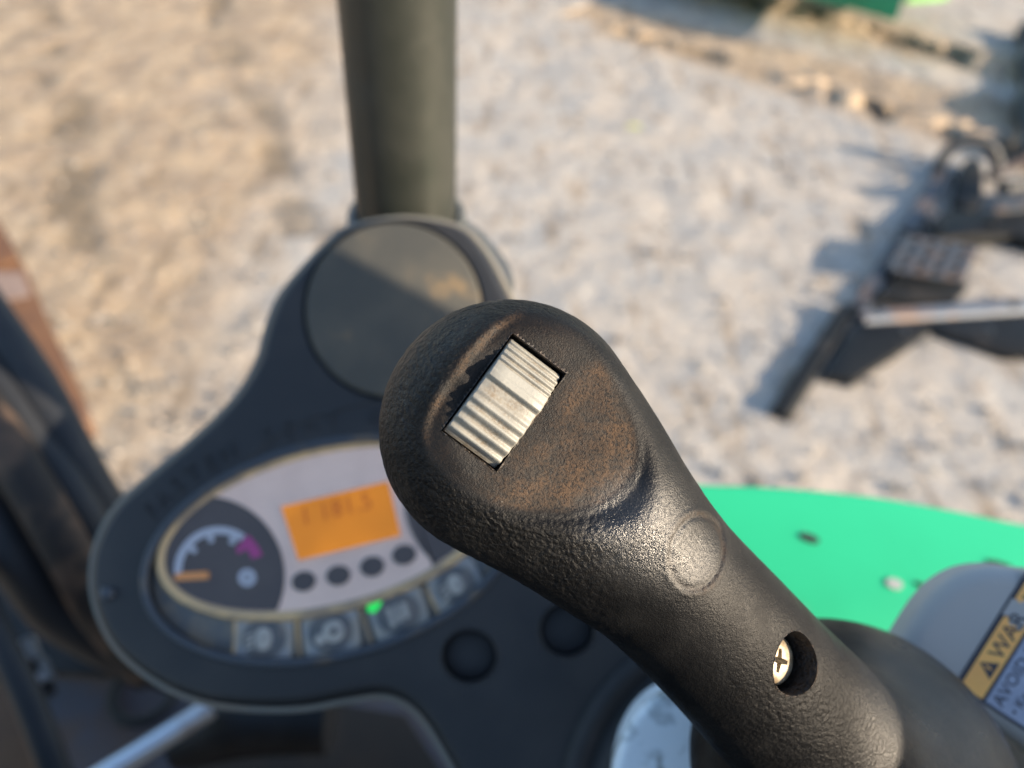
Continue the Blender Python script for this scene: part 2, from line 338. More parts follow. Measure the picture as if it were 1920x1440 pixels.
# ================================================================== GROUND
def build_ground():
    c = G(960, 300); 
    def axis(c0, lo, hi, step):
        a = list(np.arange(lo, hi, step)); s = step; x = hi
        while x < 160: a.append(x); s *= 1.35; x += s
        s = step; x = lo - step; pre = []
        while x > -160: pre.append(x); s *= 1.35; x -= s
        return np.array(pre[::-1] + a)
    xs = axis(0, -3.5, 4.6, .022); ys = axis(0, .3, 8.6, .022)
    X, Y = np.meshgrid(xs, ys, indexing='ij'); Z = np.zeros_like(X)
    def vn(sc, seed):                 # smooth value noise
        r = np.random.default_rng(seed).random((256, 256)); x = X / sc; y = Y / sc
        xi = np.floor(x).astype(int); yi = np.floor(y).astype(int); fx = x - xi; fy = y - yi
        fx = fx * fx * (3 - 2 * fx); fy = fy * fy * (3 - 2 * fy); g = lambda a, b: r[(xi + a) % 256, (yi + b) % 256]
        return (g(0, 0) * (1 - fx) + g(1, 0) * fx) * (1 - fy) + (g(0, 1) * (1 - fx) + g(1, 1) * fx) * fy - .5
    Z += .014 * vn(1.3, 1) + .010 * vn(.45, 2) + .010 * vn(.16, 3) + .008 * vn(.06, 4)
    soil = np.zeros(X.shape + (4,)); soil[..., 3] = 1
    # warm sand to the left, pale frost-dried gravel in the middle
    a = G(480, 300); warm = np.clip((a.x - X) / .9 + .5 + 1.2 * vn(.7, 5), 0, 1)
    # crawler track imprint: smooth belt between two rows of pressed lugs
    def lugrow(p, q, wdt, amp, per, seed):
        nonlocal Z
        d = (q - p); Ln = d.length; d = d / Ln; nx, ny = -d.y, d.x
        s = (X - p.x) * d.x + (Y - p.y) * d.y; t = (X - p.x) * nx + (Y - p.y) * ny + .02 * vn(.3, seed)
        inside = (s > -.2) & (s < Ln)
        ph = s / per + .8 * vn(.6, seed + 1) + t * 2
        lug = np.clip(np.sin(2 * np.pi * ph) * .35 + 4.2 * vn(.17, seed + 2) + 3.5 * vn(.08, seed + 6) - .1, -1, 1) * np.exp(-(t / (wdt * (1 + .8 * vn(.2, seed + 3)))) ** 4) * inside * np.clip(.8 + 2.0 * vn(.35, seed + 4), .0, 1.5)
        Z += amp * lug
        soil[..., 1] = np.maximum(soil[..., 1], .8 * np.clip(.35 - lug * 3, 0, 1) * np.exp(-(t / (wdt * 1.2)) ** 4) * inside)
        return np.exp(-(t / (wdt * 2.0)) ** 4) * inside
    k = lugrow(G(1330, -25), G(2100, 190), .16, .034, .25, 10)
    k2 = lugrow(G(1180, 55), G(2100, 340), .13, .034, .25, 14)
    pA, pB = G(1200, 40), G(2100, 270); d = (pB - pA).normalized(); t = (X - pA.x) * -d.y + (Y - pA.y) * d.x
    belt = np.exp(-(t / .24) ** 6) * ((X - pA.x) * d.x + (Y - pA.y) * d.y > -.5)
    warm = np.clip(warm + .9 * np.maximum(belt, np.maximum(k, k2)), 0, 1)
    Z -= .02 * belt
    # old track marks on the left
    for (p, q, sd) in ((G(60, -60), G(190, 560), 21), (G(400, -40), G(560, 440), 25)):
        d = (q - p).normalized(); t = (X - p.x) * -d.y + (Y - p.y) * d.x + .12 * vn(.5, sd); s_ = (X - p.x) * d.x + (Y - p.y) * d.y
        rut = np.exp(-(t / .10) ** 4) * np.clip(.5 + 3.0 * vn(.25, sd + 1), 0, 1) * (s_ > 0) * (s_ < (q - p).length)
        Z -= .012 * rut; soil[..., 1] = np.maximum(soil[..., 1], .65 * rut)
    soil[..., 0] = warm
    nx_, ny_ = X.shape
    V = np.stack([X, Y, Z], -1).reshape(-1, 3)
    i = np.arange(nx_ * ny_).reshape(nx_, ny_)
    Q = np.stack([i[:-1, :-1], i[1:, :-1], i[1:, 1:], i[:-1, 1:]], -1).reshape(-1, 4)
    o = fast_mesh('ground', V, Q, M['ground']); tag(o, kind='structure')
    ca = o.data.color_attributes.new('soil', 'FLOAT_COLOR', 'POINT'); ca.data.foreach_set('color', soil.reshape(-1).astype(np.float32))
def fast_mesh(name, V, Q, m, parent=None):
    me = bpy.data.meshes.new(name); k = Q.shape[1]
    me.vertices.add(len(V)); me.vertices.foreach_set('co', np.ascontiguousarray(V, dtype=np.float32).ravel())
    me.loops.add(len(Q) * k); me.loops.foreach_set('vertex_index', Q.ravel().astype(np.int32))
    me.polygons.add(len(Q)); me.polygons.foreach_set('loop_start', np.arange(0, len(Q) * k, k, dtype=np.int32))
    me.update(calc_edges=True); me.validate(); me.materials.append(m); me.shade_smooth()
    o = bpy.data.objects.new(name, me); COL.objects.link(o)
    if parent: o.parent = parent
    return o
build_ground()

def gravel(n=2600):
    r = np.random.default_rng(31); V = []; Q = []; k = 0
    octf = np.array([(0,2,4),(2,1,4),(1,3,4),(3,0,4),(2,0,5),(1,2,5),(3,1,5),(0,3,5)])
    base = np.array([(1,0,0),(-1,0,0),(0,1,0),(0,-1,0),(0,0,1),(0,0,-1)], float)
    for i in range(n):
        u_, v_ = r.uniform(-60, 1980), r.uniform(-30, 1000) ** 1.0; g = G(u_, v_)
        sz = .004 + .014 * r.random() ** 3; a = r.uniform(0, 6.28)
        b = base * (sz * r.uniform(.6, 1.4, 3)) * r.uniform(.75, 1.25, (6, 1)); c_, s_ = math.cos(a), math.sin(a)
        b = np.stack([b[:, 0] * c_ - b[:, 1] * s_, b[:, 0] * s_ + b[:, 1] * c_, b[:, 2] * .7], 1)
        V.append(b + np.array([g.x, g.y, .004 + sz * .3])); Q.append(octf + 6 * k); k += 1
    o = fast_mesh('gravel', np.concatenate(V), np.concatenate(Q), M['stone']); o.data.shade_flat()
    tag(o, 'loose small stones scattered over the sandy yard', 'gravel', kind='stuff')
M['stone'] = mat('yard_stones', (.38, .34, .29), .9, (.16, .14, .125), 9, (.42, .58))
gravel()

# ================================================================== JOYSTICK (implicit surface, millimetres, camera-aligned axes)
NODES = np.array([  # u, v, r_px, D, k
    (955, 805, 243, 183, 1.45), (1050, 890, 211, 185.5, 1.30), (1145, 985, 178, 188, 1.15), (1240, 1077, 154, 192, 1.05),
    (1345, 1183, 151, 199, 1.0), (1440, 1285, 154, 208, 1.0), (1530, 1380, 160, 220, 1.0), (1600, 1470, 165, 234, 1.0)], float)
def path(n):
    rows = spline([tuple(r) for r in NODES], max(1, n // 7), False); a = np.array(rows)
    X = (a[:, 0] - 960) * a[:, 3] / F; Y = (a[:, 1] - 720) * a[:, 3] / F; r = a[:, 2] * a[:, 3] / F
    return np.stack([X, Y, a[:, 3], r, a[:, 4]], 1)
dn = np.array([-108., 1680., 1500.]); dn /= np.linalg.norm(dn)             # straight down, in (X, Y down, D)
DC = np.array([(1592 - 960) * 246 / F, (1448 - 720) * 246 / F, 246.])       # centre of the flared skirt
PADC = (990., 790.)
PADB = [(960,590),(1060,605),(1130,690),(1180,780),(1197,870),(1172,922),(1100,952),(1000,957),(900,932),(830,882),(793,822),(826,742),(868,688),(912,632)]
pa = np.array([(math.atan2(y - PADC[1], x - PADC[0]), math.hypot(x - PADC[0], y - PADC[1])) for x, y in PADB]); pa = pa[np.argsort(pa[:, 0])]
pa3 = np.concatenate([pa - [2 * math.pi, 0], pa, pa + [2 * math.pi, 0]])
tt = np.linspace(-math.pi, math.pi, 361); rad_t = np.interp(tt, pa3[:, 0], pa3[:, 1])
kk = np.ones(25) / 25; rad_t = np.convolve(np.concatenate([rad_t[-13:-1], rad_t, rad_t[1:13]]), kk, 'valid')
PN = np.array([.20, -.07, -.977]); PN /= np.linalg.norm(PN)                # outward normal of the flat thumb face
P0 = np.array([(990 - 960) * 168.5 / F, (790 - 720) * 168.5 / F, 168.3])
def smax(a, b, k):
    h = np.clip(.5 + .5 * (a - b) / k, 0, 1); return b + (a - b) * h + k * h * (1 - h)
def smin(a, b, k): return -smax(-a, -b, k)
def sst(x, a, b):
    t = np.clip((x - a) / (b - a), 0, 1); return t * t * (3 - 2 * t)
def vnoise(q, sc, seed):
    r = np.random.default_rng(seed).random((64, 64, 64)).astype(np.float32); p = q / sc; i = np.floor(p).astype(int); f = p - i; f = f * f * (3 - 2 * f)
    out = 0
    for a in (0, 1):
        for b in (0, 1):
            for c in (0, 1):
                wgt = (f[:, 0] if a else 1 - f[:, 0]) * (f[:, 1] if b else 1 - f[:, 1]) * (f[:, 2] if c else 1 - f[:, 2])
                out = out + wgt * r[(i[:, 0] + a) % 64, (i[:, 1] + b) % 64, (i[:, 2] + c) % 64]
    return out - .5
def field(q, n=70, detail=False):
    q = q.astype(np.float32); Pt = path(n).astype(np.float32)
    f = np.full(len(q), 1e9, np.float32)
    for X, Y, D, r, k in Pt:
        d = np.sqrt((q[:, 0] - X) ** 2 + (q[:, 1] - Y) ** 2 + (k * (q[:, 2] - D)) ** 2) - r
        np.minimum(f, d, out=f)
    # flared skirt round the foot of the grip
    w_ = q - DC.astype(np.float32); a = w_ @ dn.astype(np.float32); lat = np.sqrt(np.maximum((w_ ** 2).sum(1) - a * a, 0))
    e = np.sqrt((lat / 48.5) ** 2 + (a / np.where(a < 0, 37., 30.)) ** 2); dome = (e - 1) * 37
    dome = smax(dome, a - 16, 4.)
    f = smin(f, dome, 9.)
    u = 960 + F * q[:, 0] / q[:, 2]; v = 720 + F * q[:, 1] / q[:, 2]
    th = np.arctan2(v - PADC[1], u - PADC[0]); rp = np.hypot(u - PADC[0], v - PADC[1]); rb = np.interp(th, tt, rad_t)
    out = (rp - rb) * .112          # mm outside the thumb-face outline
    pl = (q - P0.astype(np.float32)) @ PN.astype(np.float32)
    dish = .8 * np.clip(1 - (rp / 200) ** 2, 0, 1)
    pl = pl + dish - .55 * np.maximum(out - 1.5, 0)
    front = q[:, 2] < 185
    f = np.where(front, smax(f, pl, 2.2), f)
    la = np.where(th < 0, th + 2 * math.pi, th); lipk = .30 + .70 * np.exp(-((la - 3.75) / .75) ** 4) * (1 - .75 * np.exp(-((la - 3.72) / .10) ** 2))
    lip = lipk * (1.0 * (1 - sst(out, -1.4, .5)) - .3 * np.exp(-((out - 1.0) / 1.1) ** 2))
    f = np.where(front, f + lip, f)
    # low lump between the two lip sections left of the wheel
    # blank button on the neck: ring groove and shallow dish
    cu, su = math.cos(math.radians(-12)), math.sin(math.radians(-12)); du = u - 1306; dv = v - 1036
    eu = (du * cu - dv * su) / 49; ev = (du * su + dv * cu) / 69; er = np.sqrt(eu ** 2 + ev ** 2)
    fr2 = q[:, 2] < 205
    f = np.where(fr2, f + .40 * np.exp(-((er - 1.0) / .075) ** 2) - .16 * np.exp(-((er - 1.16) / .10) ** 2) + .5 * np.clip(1 - er ** 2, 0, 1), f)
    if detail:
        f = f + (.12 * vnoise(q, 9., 3) + .06 * vnoise(q, 3.0, 4)).astype(np.float32)
        rimz = sst(out, .5, 5) * (q[:, 2] < 196) * (u < 1180) 
        f = f + (.025 + .20 * rimz) * vnoise(q, 1.3, 5).astype(np.float32)
    return f
def surface(lo, hi, h):
    lo = np.array(lo, float); c = 4
    nc = np.ceil((np.array(hi) - lo) / (h * c)).astype(int)
    ax = [lo[i] + np.arange(nc[i] + 1) * h * c for i in range(3)]
    A = np.stack(np.meshgrid(*ax, indexing='ij'), -1).reshape(-1, 3)
    fc = field(A, 70).reshape(nc + 1)
    n = nc * c + 1
    def upax(a, axis):
        m = a.shape[axis] - 1; idx = np.arange(m * c + 1); i0 = np.minimum(idx // c, m - 1); t = (idx - i0 * c) / c
        sh = [1, 1, 1]; sh[axis] = -1; t = t.reshape(sh).astype(np.float32)
        return np.take(a, i0, axis) * (1 - t) + np.take(a, i0 + 1, axis) * t
    g = fc
    for i in range(3): g = upax(g, i)
    band = np.abs(g) < 3.2
    ii = np.argwhere(band); pts = lo + ii * h
    vals = np.empty(len(pts), np.float32)
    for s in range(0, len(pts), 400000): vals[s:s + 400000] = field(pts[s:s + 400000], 140)
    g[band] = vals
    ins = g < 0
    # surface nets
    c8 = [ins[a:n[0] - 1 + a, b:n[1] - 1 + b, d:n[2] - 1 + d] for a in (0, 1) for b in (0, 1) for d in (0, 1)]
    cnt = sum(x.astype(np.int8) for x in c8); act = (cnt > 0) & (cnt < 8)
    ids = np.full(act.shape, -1, np.int64); cells = np.argwhere(act); ids[act] = np.arange(len(cells))
    V = lo + (cells + .5) * h; Q = []
    for axd in range(3):
        sl0 = [slice(None)] * 3; sl1 = [slice(None)] * 3; sl0[axd] = slice(0, -1); sl1[axd] = slice(1, None)
        a = ins[tuple(sl0)]; b = ins[tuple(sl1)]; e = np.argwhere(a != b)
        o1, o2 = [x for x in range(3) if x != axd]
        ok = (e[:, o1] > 0) & (e[:, o2] > 0) & (e[:, o1] < n[o1] - 1) & (e[:, o2] < n[o2] - 1); e = e[ok]
        sgn = a[tuple(e.T)]
        def cell(da, db):
            x = e.copy(); x[:, o1] -= da; x[:, o2] -= db; return ids[tuple(x.T)]
        q4 = np.stack([cell(1, 1), cell(0, 1), cell(0, 0), cell(1, 0)], 1)
        flip = sgn if axd != 1 else ~sgn
        q4[~flip] = q4[~flip][:, ::-1]; Q.append(q4)
    Q = np.concatenate(Q)
    for it in range(5):
        nn = 420 if it > 1 else 140
        det = it > 1
        f0 = field(V, nn, det); g3 = np.zeros_like(V)
        for i in range(3):
            d = np.zeros(3); d[i] = .12; g3[:, i] = (field(V + d, nn, det) - field(V - d, nn, det)) / .24
        l2 = (g3 ** 2).sum(1); st = (f0 / np.maximum(l2, .15))[:, None] * g3
        ln = np.linalg.norm(st, axis=1, keepdims=True); st *= np.minimum(1, .6 / np.maximum(ln, 1e-6)); V = V - st * .95
        if it == 1:                       # one relaxation pass evens out the net
            acc = np.zeros_like(V); cn = np.zeros(len(V))
            for k in range(4):
                np.add.at(acc, Q[:, k], V[Q[:, (k + 1) % 4]]); np.add.at(cn, Q[:, k], 1)
                np.add.at(acc, Q[:, k], V[Q[:, (k - 1) % 4]]); np.add.at(cn, Q[:, k], 1)
            V = .5 * V + .5 * acc / np.maximum(cn, 1)[:, None]
    return V, Q
def cw(q):                               # (X, Y down, D) mm -> world
    q = np.asarray(q, float); v = np.stack([q[..., 0], -q[..., 1], -q[..., 2]], -1) / 1000
    return v @ np.array(R).T + np.array(CAM)

JB = Vector(cw(DC + dn * 16))
joy = thing('joystick', 'black textured joystick grip with a ribbed cream thumb wheel set in its dusty head', 'joystick', JB)
Vj, Qj = surface((-36, -28, 148), (160, 178, 292), .62)
# orient faces outwards
c0 = Vj[Qj[:, 0]]; nrm = np.cross(Vj[Qj[:, 1]] - c0, Vj[Qj[:, 2]] - c0); cen = Vj[Qj].mean(1)
s_ = field(cen + nrm / np.maximum(np.linalg.norm(nrm, axis=1, keepdims=True), 1e-9) * .3, 70) - field(cen - nrm / np.maximum(np.linalg.norm(nrm, axis=1, keepdims=True), 1e-9) * .3, 70)
# (X, Ydown, D) is left... world conversion flips Y and D (two flips), handedness kept
bad = s_ < 0; Qj[bad] = Qj[bad][:, ::-1]
grip = fast_mesh('grip', cw(Vj) - np.array(JB), Qj, M['grip'], joy)
# wear attribute
q = Vj; u = 960 + F * q[:, 0] / q[:, 2]; v = 720 + F * q[:, 1] / q[:, 2]
th = np.arctan2(v - PADC[1], u - PADC[0]); rp = np.hypot(u - PADC[0], v - PADC[1]); out = (rp - np.interp(th, tt, rad_t)) * .112
fr = sst(-q[:, 2], -196, -180)
dust = .50 * (1 - sst(out, -1.5, .6)) * fr
sd = ((u - 960) * .81 + (v - 760) * .585)                     # to the right-down side of the wheel
dust = dust * (.20 + 1.2 * sst(sd + 90 * vnoise(q, 7, 8), 40, 120))
lipd = np.exp(-((out + .3) / 1.2) ** 2) * sst(-sd, 0, 50) * sst(-v, -850, -790) * fr
dust = np.maximum(dust, .60 * lipd * sst(vnoise(q, 5, 9), -.25, .15))
dust = dust + .008 + .02 * sst(vnoise(q, 14, 11), .05, .3) * sst(u, 950, 1150)
eb = np.hypot((u - 1306) / 49, (v - 1036) / 69); dust = np.maximum(dust, .35 * np.exp(-((eb - 1.05) / .1) ** 2) * (q[:, 2] < 205))

coarse = sst(out, -.5, 2.5) * fr * sst(-u, -1180, -1020) + .55 * np.exp(-((u - 1480) ** 2 + (v - 1370) ** 2) / 160 ** 2)
coarse = np.clip(coarse, 0, 1)
polish = .62 * sst(u, 1560, 1680) + .32 * sst(out, 1, 5) * sst(-u, -1050, -850) * sst(-v, -900, -760) + np.exp(-((u - 1190) ** 2 + (v - 990) ** 2) / 95 ** 2) + .6 * np.exp(-((u - 1300) ** 2 + (v - 1060) ** 2) / 60 ** 2)
seamk = sst(out, 3, 6) * sst(-u, -1010, -900) * sst(-(v + 0 * u), -1120, -1040)
wear = np.stack([np.clip(dust, 0, 1), coarse, np.clip(polish, 0, 1), seamk], 1).astype(np.float32)
ca = grip.data.color_attributes.new('wear', 'FLOAT_COLOR', 'POINT'); ca.data.foreach_set('color', wear.ravel())

# thumb wheel frame
def vec(a): return Vector((a[0], a[1], a[2]))
pn = vec(PN); wd = Vector((.81, .585, 0)); wd = (wd - pn * wd.dot(pn)).normalized(); ldv = pn.cross(wd)
if ldv.y < 0: ldv = -ldv                                        # ldv runs towards the lower left of the head
def onpad(u_, v_):
    r = Vector(((u_ - 960) / F, (v_ - 720) / F, 1.)); p0 = vec(P0); return r * (p0.dot(pn) / r.dot(pn))
wc = onpad(948, 754)
def wpt(a, l, h): p = wc + wd * a + ldv * l + pn * h; return Vector(cw((p.x, p.y, p.z)))
def rbox(a0, a1, l0, l1, h0, h1):
    V = [wpt(a, l, h) for h in (h0, h1) for a, l in ((a0, l0), (a1, l0), (a1, l1), (a0, l1))]
    return V, [(0, 1, 2, 3), (7, 6, 5, 4), (0, 4, 5, 1), (1, 5, 6, 2), (2, 6, 7, 3), (3, 7, 4, 0)]
V_, F_ = rbox(-7.3, 7.2, -13.0, 12.7, -11, 9)
slot = mesh_obj('cut', V_, F_, None, smooth=False)
# screw bore
dsc = np.arange(185., 215., .1); fq = field(np.stack([(1487 - 960) * dsc / F, (1243 - 720) * dsc / F, dsc], 1), 140); bD = float(dsc[np.argmax(fq < 0)])
bo = np.array([(1487 - 960) * bD / F, (1243 - 720) * bD / F, bD]); inw = Vector((-.45, .17, .876)).normalized()
e1 = inw.cross(Vector((0, 1, 0))).normalized(); e2 = inw.cross(e1)
def bpt(r, t, d): p = vec(bo) + (e1 * math.cos(t) + e2 * math.sin(t)) * r + inw * d; return Vector(cw((p.x, p.y, p.z)))
n = 64; V_ = [bpt(7.2, 2 * math.pi * i / n, d) for d in (-14, 13) for i in range(n)]
F_ = [(i, (i + 1) % n, n + (i + 1) % n, n + i) for i in range(n)] + [tuple(reversed(range(n))), tuple(range(n, 2 * n))]
bore = mesh_obj('cut', V_, F_, None, smooth=False)
for c in (slot, bore):
    bm = bmesh.new(); bm.from_mesh(c.data); bmesh.ops.recalc_face_normals(bm, faces=bm.faces); bm.to_mesh(c.data); bm.free()
boolean(grip, [slot, bore]); grip.data.set_sharp_from_angle(angle=math.radians(50))
print('grip faces', len(grip.data.polygons))

# wheel: ribbed rocker profile extruded across, side walls closed
RIBP = [(0, -.3), (.7, 0), (1.45, -.55), (2.2, .03), (3.0, -.62), (3.8, .03), (4.6, -.62), (5.3, .03), (6.0, -.5), (6.5, -.12), (7.9, -.06), (8.7, .28), (9.7, .25), (10.9, -.85), (12.2, -.9), (13.7, -.38), (14.4, -.48), (15.6, .02), (16.7, -.62), (17.9, .02), (19.2, -.66), (20.5, .02), (21.7, -.68), (22.9, .0), (23.8, -.55), (24.4, -.6)]
RIBX = np.linspace(0, 24.4, 489); RIBY = []
for x_ in RIBX:
    i_ = max(k_ for k_ in range(len(RIBP) - 1) if RIBP[k_][0] <= x_ + 1e-9); (xa, ya), (xb, yb) = RIBP[i_], RIBP[i_ + 1]
    t_ = (x_ - xa) / (xb - xa); RIBY.append(ya + (yb - ya) * (.5 - .5 * math.cos(math.pi * t_)))
def wheel():
    prof = []
    N_ = 520
    for i in range(N_ + 1):
        l = -12.2 + 24.4 * i / N_
        base = math.sqrt(max(0, 19.0 ** 2 - (l * 1.02) ** 2)) - 19.0 + 2.5   # crown of the rocker
        rib = 1.3 * float(np.interp(l + 12.2, RIBX, RIBY))
        prof.append((l, base + rib))
    sm = [p[1] for p in prof]
    for _ in range(2): sm = [sm[0]] + [(sm[i - 1] + 2 * sm[i] + sm[i + 1]) / 4 for i in range(1, len(sm) - 1)] + [sm[-1]]
    prof = [(p[0], s) for p, s in zip(prof, sm)]
    rows = [(-6.8, -.6), (-6.65, -.2), (-6.4, 0), (-3, .02), (0, .03), (3, .02), (6.4, 0), (6.7, -.2), (6.85, -.6)]
    V = []; Fc = []; nr = len(rows); m_ = len(prof)
    for a, dh in rows:
        for l, h in prof: V.append(wpt(a, l, h + dh))
    for k in range(nr - 1):
        for i in range(m_ - 1): Fc.append((k * m_ + i, k * m_ + i + 1, (k + 1) * m_ + i + 1, (k + 1) * m_ + i))
    for k, a in ((0, -6.8), (nr - 1, 6.85)):
        b0 = len(V)
        for l, h in prof: V.append(wpt(a, l, -6))
        for i in range(m_ - 1): Fc.append((k * m_ + i, k * m_ + i + 1, b0 + i + 1, b0 + i))
    b0 = len(V)
    for a in (-6.8, 6.85):
        for l, k in ((-12.2, 0), (12.2, 1)): V.append(wpt(a, l, -6))
    for idx, k in ((0, 0), (m_ - 1, 1)):
        Fc.append(tuple([r * m_ + idx for r in range(nr)] + [b0 + 2 + k, b0 + k]))
    o = mesh_obj('thumb_wheel', V, Fc, M['wheel_g'], joy, True, auto=60)
    bm = bmesh.new(); bm.from_mesh(o.data); bmesh.ops.remove_doubles(bm, verts=bm.verts, dist=1e-6); bmesh.ops.recalc_face_normals(bm, faces=bm.faces); bm.to_mesh(o.data); bm.free()
    ca = o.data.color_attributes.new('wear', 'FLOAT_COLOR', 'POINT')
    # dirt lies in the grooves: height under the crown
    col = []
    for vtx in o.data.vertices:
        wv = o.data.vertices[vtx.index].co + JB; cv = R.transposed() @ (wv - CAM); pq = Vector((cv.x, -cv.y, -cv.z)) * 1000 - wc
        l = pq.dot(ldv); h = pq.dot(pn); a = pq.dot(wd); base = math.sqrt(max(0, 361 - (l * 1.02) ** 2)) - 16.5
        dr = min(1, max(0, (base - .12 - h) / .55)) if abs(a) < 6.3 else .3
        col += [dr, abs(a) / 6.4, 0, 1]
    ca.data.foreach_set('color', col)
def wheel_mat():
    m = bpy.data.materials.new('grey_cream_thumb_wheel_dirty'); m.use_nodes = True; t = m.node_tree; N = t.nodes; L = t.links; b = N['Principled BSDF']
    tc = N.new('ShaderNodeTexCoord'); at = N.new('ShaderNodeAttribute'); at.attribute_name = 'wear'; sp = N.new('ShaderNodeSeparateColor'); L.new(at.outputs['Color'], sp.inputs[0])
    n1 = N.new('ShaderNodeTexNoise'); n1.inputs['Scale'].default_value = 1600; n1.inputs['Detail'].default_value = 4; L.new(tc.outputs['Object'], n1.inputs['Vector'])
    n2 = N.new('ShaderNodeTexNoise'); n2.inputs['Scale'].default_value = 260; n2.inputs['Detail'].default_value = 4; L.new(tc.outputs['Object'], n2.inputs['Vector'])
    r1 = N.new('ShaderNodeMapRange'); r1.inputs[1].default_value = .38; r1.inputs[2].default_value = .62; L.new(n1.outputs[0], r1.inputs[0]); r1.inputs[3].default_value = .35
    r2 = N.new('ShaderNodeMapRange'); r2.inputs[1].default_value = .35; r2.inputs[2].default_value = .65; L.new(n2.outputs[0], r2.inputs[0]); r2.inputs[3].default_value = .35
    a = N.new('ShaderNodeMath'); a.operation = 'MULTIPLY'; L.new(sp.outputs[0], a.inputs[0]); L.new(r1.outputs[0], a.inputs[1])
    c = N.new('ShaderNodeMath'); c.operation = 'MULTIPLY'; L.new(a.outputs[0], c.inputs[0]); L.new(r2.outputs[0], c.inputs[1])
    x = N.new('ShaderNodeMix'); x.data_type = 'RGBA'; L.new(c.outputs[0], x.inputs[0]); x.inputs[6].default_value = (.25, .247, .22, 1); x.inputs[7].default_value = (.15, .12, .085, 1)
    L.new(x.outputs[2], b.inputs['Base Color']); b.inputs['Roughness'].default_value = .48
    bn = N.new('ShaderNodeBump'); bn.inputs['Distance'].default_value = .00012; bn.inputs['Strength'].default_value = .6; L.new(n1.outputs[0], bn.inputs['Height']); L.new(bn.outputs[0], b.inputs['Normal'])
    return m
M['wheel_g'] = wheel_mat(); wheel()

# screw: domed pan head with a four-armed recess
def screw():
    n = 128; rings = [(6.0, 12.9), (6.0, 6.4), (5.7, 5.6), (5.0, 5.0), (3.9, 4.6), (2.8, 4.4), (1.8, 4.3), (1.0, 4.25), (.3, 4.25)]
    V = [bpt(r, 2 * math.pi * i / n, d) for r, d in rings for i in range(n)]; Fc = []
    for k in range(len(rings) - 1):
        for i in range(n): j = (i + 1) % n; Fc.append((k * n + i, k * n + j, (k + 1) * n + j, (k + 1) * n + i))
    Fc.append(tuple(range((len(rings) - 1) * n, len(rings) * n))); Fc.append(tuple(reversed(range(n))))
    o = mesh_obj('screw', V, Fc, M['steel'], joy, True, auto=50)
    star = [(3.1 if i % 2 == 0 else 1.05) for i in range(8)]; pts = []
    for i in range(8):
        t0 = .35 + math.pi / 4 * i
        if i % 2 == 0: pts += [(3.1, t0 - .17), (3.1, t0 + .17)]
        else: pts.append((1.15, t0))
    m_ = len(pts); V = [bpt(r, t, 3.8) for r, t in pts] + [bpt(r * .55, t, 6.8) for r, t in pts]
    Fc = [(i, (i + 1) % m_, m_ + (i + 1) % m_, m_ + i) for i in range(m_)] + [tuple(reversed(range(m_))), tuple(range(m_, 2 * m_))]
    cut = mesh_obj('cut', V, Fc, M['recess'], smooth=False)
    for ob in (o, cut):
        bm = bmesh.new(); bm.from_mesh(ob.data); bmesh.ops.recalc_face_normals(bm, faces=bm.faces); bm.to_mesh(ob.data); bm.free()
    boolean(o, [cut])
screw()

# ================================================================== INSTRUMENT CONSOLE
t14 = math.radians(14)
Rn = R @ Vector((0.0, math.sin(t14), math.cos(t14)))
CO = P(600, 1000, .398); CP = Pl(CO, Rn, R @ Vector((1, 0, 0)))
L2 = lambda pts: [CP.l(*p) for p in pts]
con = thing('instrument_console', 'dark moulded instrument console with round pad on top and oval gauge display', 'console', CO - CP.n * .04)
OUT = [(655,418),(612,448),(565,496),(520,552),(497,610),(482,665),(452,722),(408,774),(345,832),(272,893),(208,952),(172,1020),(163,1090),(177,1155),(215,1220),(284,1276),(365,1312),(455,1326),(560,1326),(650,1310),(715,1303),(765,1322),(805,1365),(850,1440),(900,1530),(1000,1620),(1300,1700),(1600,1640),(1560,1440),(1450,1280),(1330,1110),(1260,960),(1170,800),(1060,690),(985,610),(950,545),(925,495),(895,450),(855,418),(757,402)]
outl = spline(L2(OUT), 6)
hous = slab('housing', CP, outl, -.030, 0.0, M['console'], con, r=.006, seg=5, auto=60)
cuts = []
def cutter(poly, h0, h1):
    o = slab('cut', CP, poly, h0, h1, None, smooth=False); cuts.append(o)
def ellpx(cu_, cv_, a, b, n=72, tilt=-14):       # ellipse given in the photo's pixels, laid on the console plane
    t = math.radians(tilt); return [CP.l(cu_ + a * math.cos(k) * math.cos(t) - b * math.sin(k) * math.sin(t), cv_ + a * math.cos(k) * math.sin(t) + b * math.sin(k) * math.cos(t)) for k in (2 * math.pi * i / n for i in range(n))]
OV = (618, 1032, 352, 196)
cutter(ellpx(*OV), -.0065, .02)
cutter(ellpx(738, 583, 171, 170, tilt=0), -.0045, .02)
for cx, cy in ((880, 1230), (1063, 1181)): cutter(ellpx(cx, cy, 52, 50, tilt=0, n=48), -.016, .02)
for ob in [hous] + cuts:
    bm = bmesh.new(); bm.from_mesh(ob.data); bmesh.ops.recalc_face_normals(bm, faces=bm.faces); bm.to_mesh(ob.data); bm.free()
boolean(hous, cuts); hous.data.set_sharp_from_angle(angle=math.radians(35))
